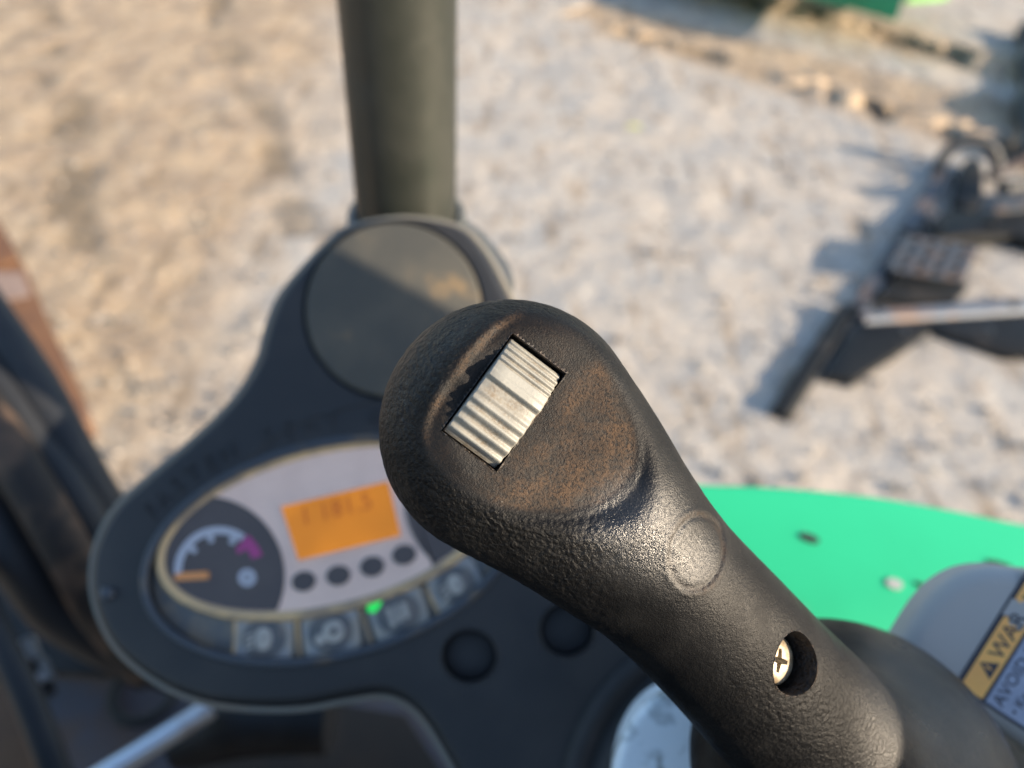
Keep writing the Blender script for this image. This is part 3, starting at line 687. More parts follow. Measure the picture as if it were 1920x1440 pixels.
# lower shell with its pale lip
def ring_slab(name, pl, poly, prof, m, par):        # prof: (outward offset, height) loop swept round the outline
    if not ccw(poly): poly = poly[::-1]
    V = []; Fc = []; n = len(poly); k = len(prof)
    for d, h in prof:
        for (x, y) in inset(poly, -d): V.append(pl.o + pl.x * x + pl.y * y + pl.n * h)
    for a in range(k):
        b = (a + 1) % k
        for i in range(n): j = (i + 1) % n; Fc.append((a * n + i, a * n + j, b * n + j, b * n + i))
    return mesh_obj(name, V, Fc, m, par, True, None, 40)
ring_slab('edge_trim', CP, outl, [(.0005, -.0125), (.0032, -.0125), (.0035, -.0105), (.0035, -.0085), (.0028, -.0070), (.0016, -.0065), (.0005, -.0065)], M['trim'], con)
slab('lower_shell', CP, inset(outl if ccw(outl) else outl[::-1], .002), -.055, -.0305, M['console'], con, r=0)
# round pad
slab('round_pad', CP, ellpx(738, 582, 165, 164, tilt=0), -.0042, .0016, M['pad'], con, r=.002, seg=4)
# raised bead round the oval
def bead(name, ring, rad, m, h, parent=con, closed=True, n=10, only=None):
    pts = [CP.o + CP.x * x + CP.y * y + CP.n * h for x, y in ring]
    if closed: pts = pts + [pts[0]]
    V = []; Fc = []
    K = len(pts) - (1 if closed else 0)
    for i in range(K):
        a = pts[(i - 1) % K] if closed else pts[max(i - 1, 0)]; b = pts[(i + 1) % K] if closed else pts[min(i + 1, K - 1)]
        t = (b - a).normalized(); s = t.cross(CP.n).normalized()
        for k in range(n): th = 2 * math.pi * k / n; V.append(pts[i] + s * (rad * math.cos(th)) + CP.n * (rad * .8 * math.sin(th)))
    for i in range(K if closed else K - 1):
        for k in range(n): Fc.append((i * n + k, i * n + (k + 1) % n, ((i + 1) % K) * n + (k + 1) % n, ((i + 1) % K) * n + k))
    return mesh_obj(name, V, Fc, m, parent, True)
bead('oval_rim', ellpx(OV[0], OV[1], OV[2] + 3, OV[3] + 3), .0022, M['bezel_rim'], .0002)
# instrument cluster inside the oval
slab('button_strip', CP, ellpx(OV[0], OV[1], OV[2] - 3, OV[3] - 3), -.0064, -.0048, M['strip'], con, r=.0005, seg=2)
WN = (613, 990, 318, 142)
slab('bezel', CP, ellpx(WN[0], WN[1] + 2, WN[2] + 16, WN[3] + 18), -.0047, -.0028, M['bezel'], con, r=.0012, seg=3)
bead('dusty_inner_rim', ellpx(WN[0], WN[1] + 2, WN[2] + 5, WN[3] + 7), .0026, M['dust'], -.0026)
face = slab('gauge_face', CP, ellpx(*WN), -.0027, -.0018, M['face'], con, r=0)
def clip_ellipse(poly_px, e, s=.985):           # keep a pixel polygon inside ellipse e
    t = math.radians(-14); out_ = []
    for (x, y) in poly_px:
        dx, dy = x - e[0], y - e[1]; a = dx * math.cos(t) + dy * math.sin(t); b = -dx * math.sin(t) + dy * math.cos(t)
        r_ = math.hypot(a / e[2], b / e[3])
        if r_ > s: dx *= s / r_; dy *= s / r_
        out_.append((e[0] + dx, e[1] + dy))
    return out_
def disc_px(cx, cy, r, n=96): return [(cx + r * math.cos(2 * math.pi * i / n), cy + r * math.sin(2 * math.pi * i / n)) for i in range(n)]
# dark dial areas = window cut by two discs (only the part within the window)
def dial_area(cx, cy, r):
    t = math.radians(-14); pts = []
    for p in disc_px(cx, cy, r, 140): pts.append(p)
    return clip_ellipse(pts, WN)
dial = slab('dial', CP, L2(dial_area(382, 1080, 150)), -.0017, -.0013, M['dark_face'], con, r=0)
slab('dial', CP, L2(dial_area(906, 938, 148)), -.0017, -.0013, M['dark_face'], con, r=0)
def arcpx(cx, cy, r0, r1, a0, a1, n=30):
    A = [math.radians(a0 + (a1 - a0) * i / n) for i in range(n + 1)]
    return [(cx + r1 * math.cos(a), cy - r1 * math.sin(a)) for a in A] + [(cx + r0 * math.cos(a), cy - r0 * math.sin(a)) for a in reversed(A)]
def mark(name, px, m, h=-.0010, parent=dial, h0=-.00125): return slab(name, CP, L2(px), h0, h, m, parent, r=0, smooth=False)
mark('scale_arc', arcpx(409, 1071, 70, 84, 184, 54), M['white'])
for a in (140, 104, 66): mark('tick', arcpx(409, 1071, 56, 69.5, a - 5, a + 5, 3), M['white'])
mark('red_zone', arcpx(409, 1071, 66, 87, 52, 20), M['magenta']); mark('red_zone', arcpx(409, 1071, 50, 65.7, 52, 40, 4), M['magenta'])
mark('needle', [(326, 1078), (334, 1074), (388, 1071), (392, 1078), (388, 1086), (330, 1089), (326, 1086)], M['needle'], -.0004, h0=-.00095)
mark('icon', arcpx(462, 1083, 8, 17, 0, 359, 24), M['white']); mark('icon', disc_px(462, 1083, 6, 16), M['white'])
# screen
LC = [(526, 950), (727, 902), (751, 1004), (559, 1051)]
fr_ = slab('screen_frame', CP, L2([(519, 946), (732, 895), (759, 1008), (554, 1060)]), -.0017, -.0011, M['face'], con, r=0, smooth=False)
scr = slab('screen', CP, L2(LC), -.0011 + .0000, -.0008, M['lcd'], con, r=0, smooth=False)
sang = math.atan2(*(lambda a, b: (b[1] - a[1], b[0] - a[0]))(CP.l(526, 950), CP.l(727, 902)))
g1 = text_geo('1 181.5', .0125, CP, *CP.l(563, 985), sang, -.0007, .0001)
mesh_obj('screen_digits', *g1, M['lcd_dark'], scr, False)
for cx, cy in ((568, 1090), (633, 1079), (697, 1062), (757, 1040)):
    slab('warning_lamp', CP, ellpx(cx, cy, 23, 19, 28), -.0017, -.0010, M['dark_face'], con, r=.0002, seg=1)
# buttons
def button(cx, cy, rot, sc=1.0, icon='dot', label=None):
    cxl, cyl = CP.l(cx, cy); c, s = math.cos(math.radians(rot)), math.sin(math.radians(rot)); k = .398 / F * sc
    def rr_(hw, hh, r):
        pts = []
        for (sx, sy, a0) in ((1, 1, 0), (-1, 1, 90), (-1, -1, 180), (1, -1, 270)):
            for i in range(7):
                a = math.radians(a0 + 15 * i); x = sx * (hw - r) + r * math.cos(a); y = sy * (hh - r) + r * math.sin(a); pts.append((cxl + (x * c - y * s) * k, cyl + (x * s + y * c) * k))
        return pts
    b = slab('button', CP, rr_(52, 42, 14), -.0048, -.0026, M['btn'], con, r=.0009, seg=3)
    el_ = lambda a, bb, n=32: [(cxl + (a * math.cos(t) * c - bb * math.sin(t) * s) * k, cyl + (a * math.cos(t) * s + bb * math.sin(t) * c) * k) for t in (2 * math.pi * i / n for i in range(n))]
    slab('key_ring', CP, el_(41, 35), -.0026, -.0018, M['btn_dark'], b, r=.0004, seg=2)
    if icon == 'key':
        V1 = slab('icon', CP, [(x + (6 * c) * k, y + 6 * s * k) for x, y in el_(20, 20)], -.0018, -.0012, M['icon'], b, r=.0003, seg=2)
        slab('icon', CP, [(cxl + ((x - 20) * c - (y - 10) * s) * k, cyl + ((x - 20) * s + (y - 10) * c) * k) for x, y in disc_px(0, 0, 10, 16)], -.0018, -.0013, M['icon'], b, r=.0002, seg=1)
        slab('icon', CP, [(x + (6 * c) * k, y + 6 * s * k) for x, y in el_(7, 7)], -.0012, -.0009, M['btn_dark'], b)
    elif icon == 'lamp':
        slab('icon', CP, el_(16, 20), -.0018, -.0012, M['icon'], b, r=.0003, seg=2)
        for q_ in (-1, 0, 1):
            slab('icon', CP, [(cxl + (x * c - y * s) * k, cyl + (x * s + y * c) * k) for x, y in ((-32, q_ * 11 - 3 - 6), (-19, q_ * 11 - 3 - 1), (-19, q_ * 11 + 3 - 1), (-32, q_ * 11 + 3 - 6))], -.0018, -.0014, M['icon'], b)
    elif icon == 'bars':
        for q_ in (-1, 0, 1):
            slab('icon', CP, [(cxl + (x * c - y * s) * k, cyl + (x * s + y * c) * k) for x, y in ((q_ * 14 - 5, -17 + 3 * q_), (q_ * 14 + 5, -17 + 3 * q_), (q_ * 14 + 5, 15), (q_ * 14 - 5, 15))], -.0018, -.0013, M['icon'], b, r=.0002, seg=1)
    return b
button(492, 1198, 3, 1, 'lamp'); button(618, 1185, 10, 1, 'key'); button(745, 1150, 20, 1, 'bars'); button(854, 1096, 28, .92, 'lamp')

# dusty ribs between the keys
for (a, b) in (((552, 1150), (558, 1232)), ((672, 1140), (694, 1208)), ((796, 1100), (826, 1158)), ((437, 1160), (434, 1226))):
    V, Fc = beam(CP.at(*a, -.0026), CP.at(*b, -.0026), .0016, .0022, CP.n, .0004); mesh_obj('rib', V, Fc, M['dust'], con, False)
slab('indicator_light', CP, ellpx(701, 1137, 16, 10, 20, tilt=-32), -.0048, -.0018, M['led'], con, r=.0006, seg=2)
# embossed wording
parts = []
msg = 'FASTEN SEAT BELT'; a0, a1 = 219, 309
for i, chh in enumerate(msg):
    if chh == ' ': continue
    a = math.radians(a0 + (a1 - a0) * i / (len(msg) - 1)); e = (OV[2] + 34, OV[3] + 30); t = math.radians(-14)
    def ep(a_): x, y = e[0] * math.cos(a_), e[1] * math.sin(a_); return (OV[0] + x * math.cos(t) - y * math.sin(t), OV[1] + x * math.sin(t) + y * math.cos(t))
    p0, p1 = CP.l(*ep(a - .02)), CP.l(*ep(a + .02)); an = math.atan2(p1[1] - p0[1], p1[0] - p0[0])
    x, y = CP.l(*ep(a)); parts.append(text_geo(chh, .0115, CP, x, y, an, .0002, .0007, 'CENTER'))
V, Fc = join(*parts); mesh_obj('embossed_lettering', V, Fc, M['console'], con, False)
# shallow crease above the wording
cr = [ (450, 872), (520, 815), (600, 778), (680, 757), (760, 748)]
bead('crease', [CP.l(*p) for p in spline(cr, 8, False)], .0012, M['console'], -.0004, closed=False)
# bolt and hole floors
bt = slab('bolt', CP, ellpx(202, 1113, 15, 13, 24), 0, .003, M['bezel_rim'], con, r=.0022, seg=4)
for cx, cy in ((880, 1230), (1063, 1181)):
    slab('recess_plug', CP, ellpx(cx, cy, 49, 47, 40, tilt=0), -.0159, -.0078, M['console'], con, r=.001, seg=2)
bead('recess_rim', ellpx(880, 1230, 54, 52, 48, 0), .0007, M['console'], 0); bead('recess_rim', ellpx(1063, 1181, 54, 52, 48, 0), .0007, M['console'], 0)

# ================================================================== ROOF POST
pb = P(763, 406, .492)
pt = Vector((pb.x, pb.y, pb.z + 1.0))
post = thing('roof_post', 'upright dark grey-green steel roof post rising behind the console', 'post', pb - Vector((0, 0, .45)))
tube('tube', [pb - Vector((0, 0, .45)), pt], .0305, M['post'], post, n=48)
V = []; 
wr = [pb + Vector((math.cos(a) * .033, math.sin(a) * .033, .000 + .003 * math.sin(a))) for a in [2 * math.pi * i / 24 for i in range(25)]]
tube('weld', wr, .0035, M['weld'], post, n=10, sub=3)
PB = Pl(pb - Vector((0, 0, .006)), Vector((0, 0, 1)), Vector((1, 0, 0)))
fl = [PB.l(*p) for p in ((655, 400), (690, 385), (860, 405), (925, 455), (962, 510), (955, 560), (900, 600), (760, 560), (668, 440))]
slab('base_plate', PB, spline(fl, 5), -.008, 0, M['weld'], post, r=.002, seg=2)
slab('base_web', PB, spline([(x * .82, y * .82) for x, y in fl], 5), -.05, -.0085, M['black'], post, r=0)

# ================================================================== GREEN COVER on the right
gp = P(1600, 990, .50); GP = Pl(gp, Vector((.05, -.12, 1)), Vector((1, 0, 0)))
gout = [(1180, 898), (1250, 901), (1320, 905), (1420, 908), (1530, 916), (1640, 928), (1760, 948), (1880, 972), (2050, 1010), (2200, 1100), (2150, 1400), (1800, 1500), (1500, 1330), (1330, 1200), (1200, 1020)]
gc = thing('body_cover', 'smooth bright green body cover sunlit behind the joystick, with small dark slots', 'machine cover', gp - Vector((0, 0, .05)))
slab('panel', GP, spline([GP.l(*p) for p in gout], 6), -.05, 0, M['green'], gc, r=.004, seg=3)
def gslot(px, py, a, b, rot, m): 
    x0, y0 = GP.l(px, py); c, s = math.cos(rot), math.sin(rot)
    return slab('slot', GP, [(x0 + a * math.cos(t) * c - b * math.sin(t) * s, y0 + a * math.cos(t) * s + b * math.sin(t) * c) for t in (2 * math.pi * i / 20 for i in range(20))], .0002, .0012, m, gc, r=0, smooth=False)
gslot(1517, 1010, .0060, .0030, -.3, M['black']); gslot(1737, 1104, .0075, .0016, -.5, M['black']); gslot(1872, 1059, .008, .002, -.2, M['black'])
o = gslot(1676, 1096, .005, .0035, 0, M['grey']); o.name = 'paint_chip'

# ================================================================== DECAL BOX
dp = P(1870, 1240, .272); DP = Pl(dp, R @ Vector((-.10, .10, 1)), R @ Vector((.545, .838, 0)))      # x runs with the wording, up to the right
box = thing('lever_box', 'blue-grey plastic lever box with an orange and white warning label', 'lever box', dp - DP.n * .05)
bx = [(1640, 1275), (1690, 1205), (1738, 1132), (1785, 1088), (1845, 1066), (1925, 1070), (2100, 1110), (2240, 1300), (2060, 1490), (1915, 1400), (1838, 1352), (1740, 1320)]
slab('cover', DP, spline([DP.l(*p) for p in bx], 6), -.014, 0, M['grey'], box, r=.006, seg=6)
lx0, ly0 = DP.l(1789, 1284)               # lower-left corner of the label's black border
k = .272 / F
def dr(x0, x1, y0, y1, h0, h1, m, name, par):     # x with the wording, y down the label (towards the reader)
    return slab(name, DP, [(lx0 + x0 * k, ly0 - y0 * k), (lx0 + x1 * k, ly0 - y0 * k), (lx0 + x1 * k, ly0 - y1 * k), (lx0 + x0 * k, ly0 - y1 * k)], h0, h1, m, par, r=0, smooth=False)
lab = dr(0, 380, 0, 205, .0001, .0003, M['decal_black'], 'warning_label', box)
def poly(pts, h0, h1, m, name, par): return slab(name, DP, [(lx0 + x * k, ly0 - y * k) for x, y in pts], h0, h1, m, par, r=0, smooth=False)
# orange band, torn where the plastic shows through
poly([(6, 9), (158, 9), (163, 14), (150, 26), (156, 34), (148, 43), (160, 49), (176, 46), (190, 53), (6, 53)], .0003, .0005, M['orange'], 'orange_band', lab)
poly([(200, 9), (372, 9), (372, 53), (215, 53), (205, 40), (214, 28), (196, 20)], .0003, .0005, M['orange'], 'orange_band', lab)
poly([(160, 4), (196, 4), (200, 20), (212, 28), (204, 40), (214, 50), (190, 52), (176, 45), (160, 48), (149, 43), (157, 34), (151, 26), (164, 14)], .0003, .00045, M['grey'], 'torn_patch', lab)
poly([(6, 60), (372, 60), (372, 199), (6, 199)], .0003, .0005, M['decal_white'], 'text_panel', lab)
tri = poly([(44, 46), (80, 46), (62, 15)], .0005, .0006, M['decal_black'], 'warning_symbol', lab)
poly([(59.5, 38), (64.5, 38), (63, 24), (61, 24)], .0006, .0007, M['orange'], 'exclamation_mark', lab)
def dtext(s, x, y, sz): return text_geo(s, sz * k, DP, lx0 + x * k, ly0 - y * k, 0, .0006, .00008)
V, Fc = join(dtext('WAR', 84, 46, 42), dtext('ING', 205, 46, 42)); mesh_obj('lettering', V, Fc, M['decal_black'], lab, False)
V, Fc = join(dtext('AVOID INJURY OR DEATH', 12, 90, 33), dtext('\u2022 Know the safe', 14, 120, 26), dtext('   operation', 14, 146, 26), dtext('   of this machine.', 14, 172, 26))
mesh_obj('lettering', V, Fc, M['decal_black'], lab, False)
# armrest below it
ap = P(1930, 1440, .30); AP = Pl(ap, R @ Vector((0, .3, 1)), R @ Vector((1, 0, 0)))
o = slab('armrest', AP, spline([AP.l(*p) for p in ((1720, 1340), (1850, 1350), (1950, 1390), (2100, 1460), (2080, 1640), (1900, 1700), (1760, 1560))], 6), -.04, 0, M['beige'], None, r=.008, seg=5, loc=ap)
tag(o, 'dusty brown padded armrest in the corner below the warning label', 'armrest')

# ================================================================== PALE CASTING and lever gaiter at the stick's foot
wp = P(1235, 1400, .292); WP = Pl(wp, R @ Vector((-.12, .25, 1)), R @ Vector((1, 0, 0)))
cs = [(1148, 1470), (1156, 1415), (1170, 1375), (1195, 1335), (1228, 1306), (1268, 1290), (1330, 1290), (1400, 1350), (1400, 1500), (1300, 1560), (1180, 1540)]
lb = slab('lever_bracket', WP, spline([WP.l(*p) for p in cs], 6), -.03, 0, M['cast'], None, r=.004, seg=5, loc=wp)
tag(lb, 'scuffed white painted metal bracket beside the foot of the joystick', 'bracket')
bcen = CP.o + CP.x * CP.l(1440, 1560)[0] + CP.y * CP.l(1440, 1560)[1]
def ringpts(rad, h): return [bcen + CP.x * (rad * math.cos(a)) + CP.y * (rad * math.sin(a)) + CP.n * h for a in (2 * math.pi * i / 48 for i in range(48))]
rgs = [(.098, .000), (.096, .004), (.091, .006), (.087, .003), (.083, .002), (.079, .012), (.074, .014), (.070, .009), (.066, .010), (.062, .022), (.057, .025), (.053, .02), (.049, .03), (.045, .045), (.041, .05), (.036, .045)]
V = []; Fc = []
for r_, h_ in rgs: V += ringpts(r_, h_)
for a in range(len(rgs) - 1):
    for i in range(48): j = (i + 1) % 48; Fc.append((a * 48 + i, a * 48 + j, (a + 1) * 48 + j, (a + 1) * 48 + i))
o = mesh_obj('lever_boot', V, Fc, M['black'], None, True, loc=bcen); tag(o, 'black folded rubber boot round the foot of the joystick', 'rubber boot')

# ================================================================== unseen panel added right of the seat, shaped to shade the console
SG = Pl(Vector((.50, .2, 1.6)), Vector((-1, 0, 0)), Vector((0, 1, 0)))
sgp = [(y - .2, (z - 1.6) * (1 if SG.y.z > 0 else -1)) for y, z in ((-.56, .9), (.42, .9), (.42, 1.42), (.112, 1.43), (.114, 1.82), (.07, 1.82), (.03, 1.755), (-.01, 1.734), (-.08, 1.731), (-.56, 1.731))]
sgp = [(x if SG.x.y > 0 else -x, y) for x, y in sgp]
o = slab('shade_caster', SG, sgp, -.03, .03, M['black'], None, r=.008, seg=3, loc=(.5, .2, 1.6), auto=50)
tag(o, 'unseen black panel added right of the operator seat to shade the console', 'shade caster')
# unseen operator's seat, added behind the camera to block light
st = thing('unseen_seat', 'unseen black vinyl operator seat added behind the camera to block light', 'seat', (0, -.35, .93))
sp_ = Pl(Vector((0, -.35, 1.22)), Vector((0, 0, 1)), Vector((1, 0, 0)))
slab('seat_cushion', sp_, spline([(-.25, -.22), (.25, -.22), (.26, .2), (.24, .46), (0, .50), (-.24, .46), (-.26, .2)], 5), 0, .12, M['black'], st, r=.04, seg=5)
bp_ = Pl(Vector((0, -.62, 1.68)), Vector((0, 1, .12)), Vector((-1, 0, 0)))
slab('backrest', bp_, spline([(-.25, -.32), (.25, -.32), (.26, 0), (.22, .34), (0, .38), (-.22, .34), (-.26, 0)], 5), 0, .13, M['black'], st, r=.04, seg=5)
ac = Pl(Vector((-.45, -.25, 1.2)), Vector((0, 0, 1)), Vector((1, 0, 0)))  # unseen block added left of the seat to cut bounced light
o = slab('left_light_blocker', ac, spline([(-.14, -.35), (.13, -.35), (.14, 0), (.12, .34), (0, .38), (-.12, .34), (-.14, 0)], 5), -.27, .24, M['black'], None, r=.03, seg=4, loc=(-.45, -.25, .93))
o.name = 'light_blocker'; tag(o, 'unseen black block added left of the operator seat to cut light from below', 'light blocker')
slab('seat_base', sp_, [(-.2, -.2), (.2, -.2), (.2, .2), (-.2, .2)], -.26, -.001, M['console'], st, r=.01)

# ================================================================== LEFT: floor, hoses, rusty arm, rod
FZ = .93
FP = Pl(Vector((-.3, .3, FZ)), Vector((0, 0, 1)), Vector((1, 0, 0)))
fpts = [(55, 1262), (70, 1225), (150, 1190), (260, 1140), (420, 1120), (700, 1140), (1000, 1200), (1200, 1500), (1300, 2600), (100, 2600), (140, 1520)]
flo = slab('cab_floor', FP, [FP.l(*p) for p in fpts], -.02, 0, M['floor'], None, r=.004, seg=2, loc=FP.o, auto=30)
tag(flo, 'worn purple-grey cab floor plate in the shade below the console', 'floor plate')
def fring(cx, cy, rad, wid, name, m, h=.004):
    x, y = FP.l(cx, cy); n = 48
    V = []; Fc = []
    for r_, h_ in ((rad - wid, 0), (rad - wid * .6, h), (rad + wid * .6, h), (rad + wid, 0)):
        V += [FP.o + FP.x * (x + r_ * math.cos(2 * math.pi * i / n)) + FP.y * (y + r_ * math.sin(2 * math.pi * i / n)) + FP.n * (h_ + .0005) for i in range(n)]
    for a in range(3):
        for i in range(n): j = (i + 1) % n; Fc.append((a * n + i, a * n + j, (a + 1) * n + j, (a + 1) * n + i))
    return mesh_obj(name, V, Fc, m, flo, True)
fring(270, 1300, .033, .006, 'floor_ring', M['black'])
matp = slab('floor_mat', FP, [FP.l(*p) for p in ((360, 1420), (420, 1355), (640, 1325), (760, 1345), (860, 1500), (800, 1700), (300, 1700))], .0005, .008, M['floor2'], None, r=.002, seg=2, loc=FP.o)
tag(matp, 'dark brown rubber floor mat seen below the console', 'floor mat')
# bright rod with black pivot
rod = thing('travel_lever', 'bright worn steel lever rod running out from under the console', 'lever', P(150, 1480, .62))
tube('rod', [P(120, 1500, .60), P(395, 1328, .66)], .0088, M['bright'], rod, n=24)
tube('pivot', [P(330, 1400, .69), P(480, 1345, .69), P(620, 1345, .69)], [.02, .032, .03], M['black'], rod, n=24)
# hoses
def hose(pxs, D, rad, m, label):
    pts = [P(u_, v_, d_) for (u_, v_), d_ in zip(pxs, D)]
    o = tube('hydraulic_hose', pts, rad, m, None, n=20, loc=pts[-1]); tag(o, label, 'hose', 'hydraulic hoses left of the console'); return o
hose([(-120, 440), (-20, 585), (70, 720), (140, 850), (215, 975), (330, 1120)], [.84, .82, .80, .79, .80, .84], .020, M['hose'], 'outermost black hose of the bundle, along its green edge')
hose([(-140, 560), (-10, 700), (75, 830), (150, 950), (240, 1090), (360, 1200)], [.82, .80, .78, .77, .79, .83], .019, M['hose'], 'second black hose from the green edge, clean rubber')
hose([(-140, 660), (-20, 790), (50, 900), (120, 1020), (190, 1150), (280, 1250)], [.78, .76, .74, .74, .77, .80], .021, M['mud'], 'mud-caked brown hose in the middle of the bundle')
hose([(-120, 840), (-20, 960), (40, 1060), (110, 1150), (240, 1225), (340, 1260)], [.78, .76, .76, .78, .82, .86], .024, M['hose'], 'innermost thick black hose nearest the cab floor')
hose([(-160, 720), (-50, 840), (10, 950), (80, 1080), (170, 1190), (280, 1262)], [.80, .79, .785, .79, .82, .86], .020, M['hose'], 'black hose tucked between the muddy one and the thick innermost one')
ap_ = Pl(Vector((-.4, .4, 1.0)), Vector((0, 0, 1)), Vector((1, 0, 0)))  # black sheet added to darken the gap under the hoses
o = slab('dark_sheet', ap_, spline([ap_.l(*p) for p in ((-200, 860), (60, 980), (150, 1120), (270, 1190), (240, 1262), (60, 1262), (-40, 1275), (-200, 1260))], 4), -.01, 0, M['black'], None, r=.003, seg=2, loc=ap_.o)
tag(o, 'black sheet added under the hoses to keep the gap beside the cab floor dark', 'dark sheet')
# green edge plate behind the hoses
ea, eb_ = P(112, 735, .87), P(190, 885, .86)
V, Fc = beam(ea, eb_, .012, .04, Vector((.2, 0, 1)).normalized(), .003); o = mesh_obj('green_edge_plate', V, Fc, M['green2'], None, False, loc=ea)
tag(o, 'narrow green painted metal edge beside the black hoses', 'metal edge')
# rusty arm on the ground side
RZ = .42; RPp = Pl(G(80, 640, RZ), Vector((.1, -.1, 1)), Vector((1, 0, 0)))
arm = thing('dozer_blade', 'rust-brown steel blade end showing past the black hoses', 'blade', RPp.o - Vector((0, 0, .3)))
slab('plate', RPp, [RPp.l(*p) for p in ((-200, 300), (0, 425), (48, 500), (100, 620), (152, 730), (172, 788), (130, 805), (20, 720), (-200, 640))], -.06, 0, M['rust'], arm, r=.006, seg=3, auto=40)
slab('worn_band', RPp, [RPp.l(*p) for p in ((-190, 470), (0, 512), (42, 512), (58, 555), (0, 568), (-190, 560))], .0005, .004, M['rust2'], arm, r=.001, seg=1)
slab('top_edge', RPp, [RPp.l(*p) for p in ((-190, 330), (0, 420), (30, 470), (34, 494), (0, 500), (-190, 450))], .0005, .012, M['rust'], arm, r=.003, seg=2)
# pale fittings
for i, (u_, v_, lbx) in enumerate(((48, 1222, 'pale hose fitting, upper of the two at the floor edge'), (72, 1262, 'pale bluish hose fitting, lower of the two at the floor edge'))):
    p = P(u_, v_, .80); ft = thing('hose_fitting', lbx, 'hose fitting', p, 'pale hose fittings at the floor edge')
    ax = (R @ Vector((.5, -.8, .2))).normalized()
    tube('nut', [p - ax * .011, p + ax * .011], .0125, M['bright'], ft, n=6); tube('stub', [p + ax * .0115, p + ax * .026], .008, M['shackle'], ft, n=16)
# dark guard rail at lower left
o = tube('guard_bar', [P(-60, 1060, .72), P(-10, 1180, .70), (P(60, 1330, .68)), P(130, 1520, .66)], .0125, M['hose'], None, n=20, loc=P(130, 1520, .66)); tag(o, 'thin black guard bar crossing the lower left corner', 'guard bar')
rs = Pl(Vector((-.45, .2, FZ - .12)), Vector((0, 0, 1)), Vector((1, 0, 0)))
o = slab('rusty_step', rs, [rs.l(*p) for p in ((-120, 1262), (75, 1250), (200, 1560), (-120, 1620))], -.02, 0, M['rust'], None, r=.004, seg=2, loc=rs.o)
tag(o, 'rusty orange-brown step below the cab floor at the lower left corner', 'step')

# ================================================================== HITCH FRAME on the ground at right
hz = .05
def gp_(u_, v_, h=hz): return G(u_, v_, h)
hf = thing('hitch_assembly', 'black steel hitch frame with perforated step lying on the gravel at right', 'hitch frame', G(1700, 640, 0))
def plate(name, px, h, th_, m, r=.004, rnd=0):
    pl_ = Pl(G(px[0][0], px[0][1], h), Vector((0, 0, 1)), Vector((1, 0, 0))); q = [pl_.l(*p) for p in px]
    return slab(name, pl_, spline(q, 4) if rnd else q, -th_, 0, m, hf, r=r, seg=2, auto=35)
V, Fc = beam(gp_(1698, 438, .03), gp_(1612, 572, .025), .06, .05); mesh_obj('side_rail', V, Fc, M['hitch_top'], hf, False)
V, Fc = beam(gp_(1778, 312, .035), gp_(1703, 430, .03), .075, .06); mesh_obj('side_rail', V, Fc, M['hitch_top'], hf, False)
V, Fc = beam(gp_(1594, 572, .035), gp_(1464, 772, .030), .072, .04, bev=.015); mesh_obj('foot_bar', V, Fc, M['hitch'], hf, False)
plate('side_plate', ((1598, 612), (1700, 590), (2000, 578), (2000, 668), (1885, 662), (1800, 632), (1745, 614), (1700, 648), (1600, 712), (1545, 702)), .035, .035, M['hitch'])
V, Fc = beam(gp_(1618, 590, .05), gp_(2000, 566, .05), .075, .05, bev=.012); mesh_obj('cross_rail', V, Fc, M['rail'], hf, False)
plate('drawbar_plate', ((1722, 448), (1768, 392), (1880, 398), (2000, 372), (2000, 470), (1900, 438), (1822, 440)), .07, .06, M['hitch'])
plate('drawbar', ((1870, 372), (2000, 352), (2000, 388), (1868, 396)), .075, .03, M['hitch_top'])
plate('inner_plate', ((1648, 560), (1690, 505), (1818, 535), (1790, 562)), .04, .03, M['hitch'])
plate('lug', ((1795, 380), (1802, 315), (1822, 295), (1842, 312), (1838, 382)), .06, .06, M['hitch'], rnd=1)
c00, c10, c01 = gp_(1706, 444, .09), gp_(1826, 462, .09), gp_(1672, 502, .09); ex, ey = (c10 - c00), (c01 - c00)
prt = []
for i in range(5): prt.append(beam(c00 + ex * (i / 4), c00 + ex * (i / 4) + ey, .032, .012, bev=.002))
for i in range(4): prt.append(beam(c00 + ey * (i / 3) - Vector((0, 0, .001)), c00 + ey * (i / 3) + ex - Vector((0, 0, .001)), .022, .010, bev=.002))
mesh_obj('perforated_step', *join(*prt), M['hitch_top'], hf, False)
plate('step_tray', ((1690, 436), (1838, 456), (1806, 530), (1652, 512)), .035, .03, M['hitch'])
# welded gussets and bolts
for (a_, b_) in (((1640, 548), (1690, 556)), ((1735, 405), (1760, 440))):
    V, Fc = beam(gp_(*a_, .085), gp_(*b_, .085), .02, .03); mesh_obj('gusset', V, Fc, M['hitch'], hf, False)
for a_ in ((1645, 582), (1900, 572), (1860, 420), (1760, 420), (1850, 622), (1690, 622)):
    bp0 = gp_(*a_, .075); tube('bolt', [bp0, bp0 + Vector((0, 0, .018))], .018, M['shackle'], hf, n=6)
sh = thing('shackle', 'steel ring shackle standing at the top of the hitch frame', 'shackle', gp_(1815, 380))
c_ = gp_(1814, 318, .035); ax1 = (R @ Vector((1, 0, 0))); ax2 = (R @ Vector((0, .95, .3))).normalized(); rr = c_.length * 0 + (c_ - CAM).length * 46 / F
tube('bow', [c_ + ax1 * (rr * math.cos(a)) + ax2 * (rr * .98 * math.sin(a)) for a in [math.radians(x) for x in (-35, 0, 30, 60, 90, 120, 150, 180, 200)]], .030, M['shackle'], sh, n=16)
tube('pin', [c_ + ax1 * rr * .92 - ax2 * rr * .48, c_ + ax1 * rr * .68 - ax2 * rr * 1.35], .032, M['bright'], sh, n=16)
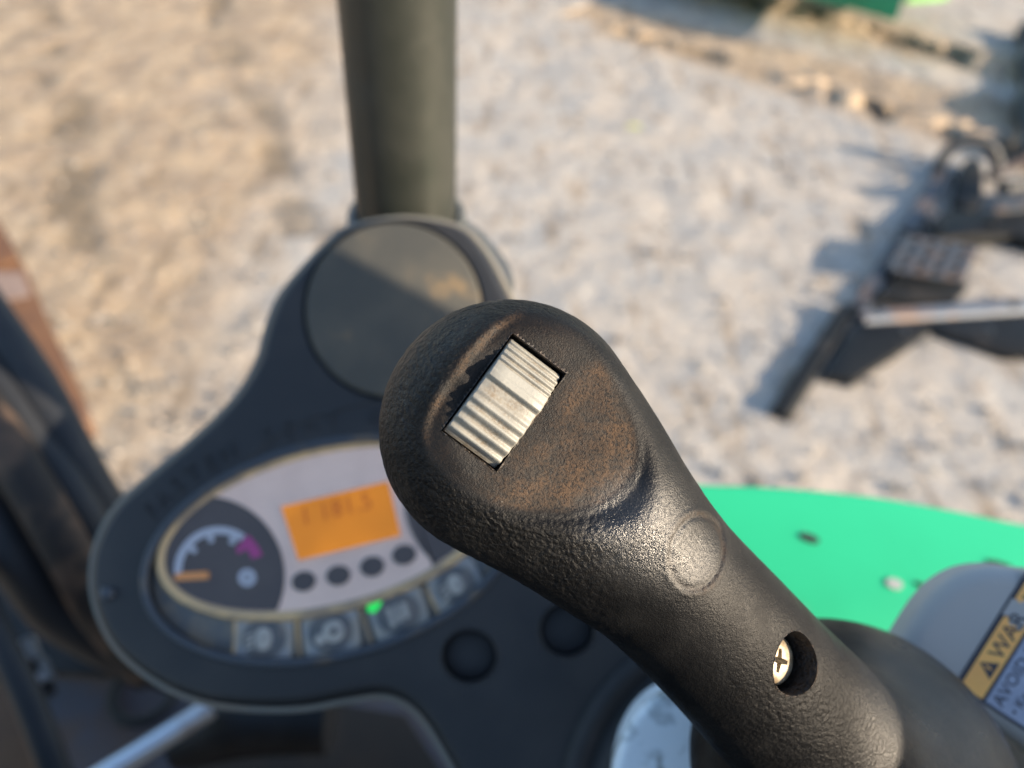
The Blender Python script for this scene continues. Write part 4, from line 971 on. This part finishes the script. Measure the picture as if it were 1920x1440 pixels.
# coil spring and black boots at the right edge
p0, p1 = gp_(1868, 326, 0.160), gp_(1960, 282, 0.160); d = (p1 - p0); t = d.normalized(); a = t.cross(Vector((0, 0, 1))).normalized(); b = t.cross(a)
o = tube('coil_spring', [p0 + d * (i / 120) + a * (.022 * math.cos(i * .78)) + b * (.022 * math.sin(i * .78)) for i in range(121)], .0045, M['rust2'], None, n=6, sub=1, loc=p0); tag(o, 'thin rusty coil spring at the right edge behind the shackle', 'spring')
bpts = [G(1928, v_, .045) for v_ in (60, 300)]
pp = []; rd = []
for i in range(41): pp.append(bpts[0].lerp(bpts[1], i / 40)); rd.append(.060 + .020 * math.cos(i / 40 * 2 * math.pi * 3))
o = tube('bellows', pp, rd, M['hose'], None, n=24, sub=2, loc=bpts[1]); tag(o, 'black ribbed rubber bellows at the right edge of the photo', 'bellows')
hh = tube('hitch_hose', [gp_(1880, 352, 0.170), gp_(1930, 348, 0.160), gp_(2020, 352, 0.130)], .035, M['hose'], None, n=16, loc=gp_(1930, 348, 0.230)); tag(hh, 'short black hose lying behind the drawbar, right of the shackle', 'hose')

# ================================================================== OTHER MACHINE, only its lower corner in view
mb = G(1680, 40, .28)
mo = thing('tracked_machine', 'second green machine whose lower body corner shows at the top edge', 'machine', G(1600, -120, 0))
MP = Pl(mb, Vector((0, 0, 1)), Vector((1, 0, 0)))
g0 = [MP.l(*p) for p in ((1680, 40), (1700, -60), (1200, -240), (1100, -120), (1530, -2))]
slab('body', MP, g0, 0, .16, M['green2'], mo, r=.006, seg=3)
lm = Pl(G(1730, 4, .22), Vector((0, 0, 1)), Vector((1, 0, 0)))
slab('side_strip', lm, [lm.l(*p) for p in ((1692, -6), (1700, 6), (1772, 0), (1790, -20), (1710, -30))], 0, .04, M['lime'], mo, r=.005, seg=1)
tp = Pl(G(1400, -60, .0), Vector((0, 0, 1)), Vector((1, 0, 0)))  # track out of view, made taller to cast shade on the ground
slab('crawler_track', tp, [tp.l(*p) for p in ((1050, -170), (1040, -60), (1460, -14), (1520, -110))], .02, .62, M['track'], mo, r=.05, seg=4)

lf = G(1190, 240, .03)
o = mesh_obj('leaf', [lf + Vector(v) * 1.6 for v in ((-.03, 0, 0), (-.01, .016, .006), (.03, .004, .001), (-.008, -.015, .008), (0, 0, .012))], [(0, 4, 1), (1, 4, 2), (2, 4, 3), (3, 4, 0)], M['leaf'], None, True, loc=lf); tag(o, 'small yellow-green leaf lying on the pale gravel', 'leaf')
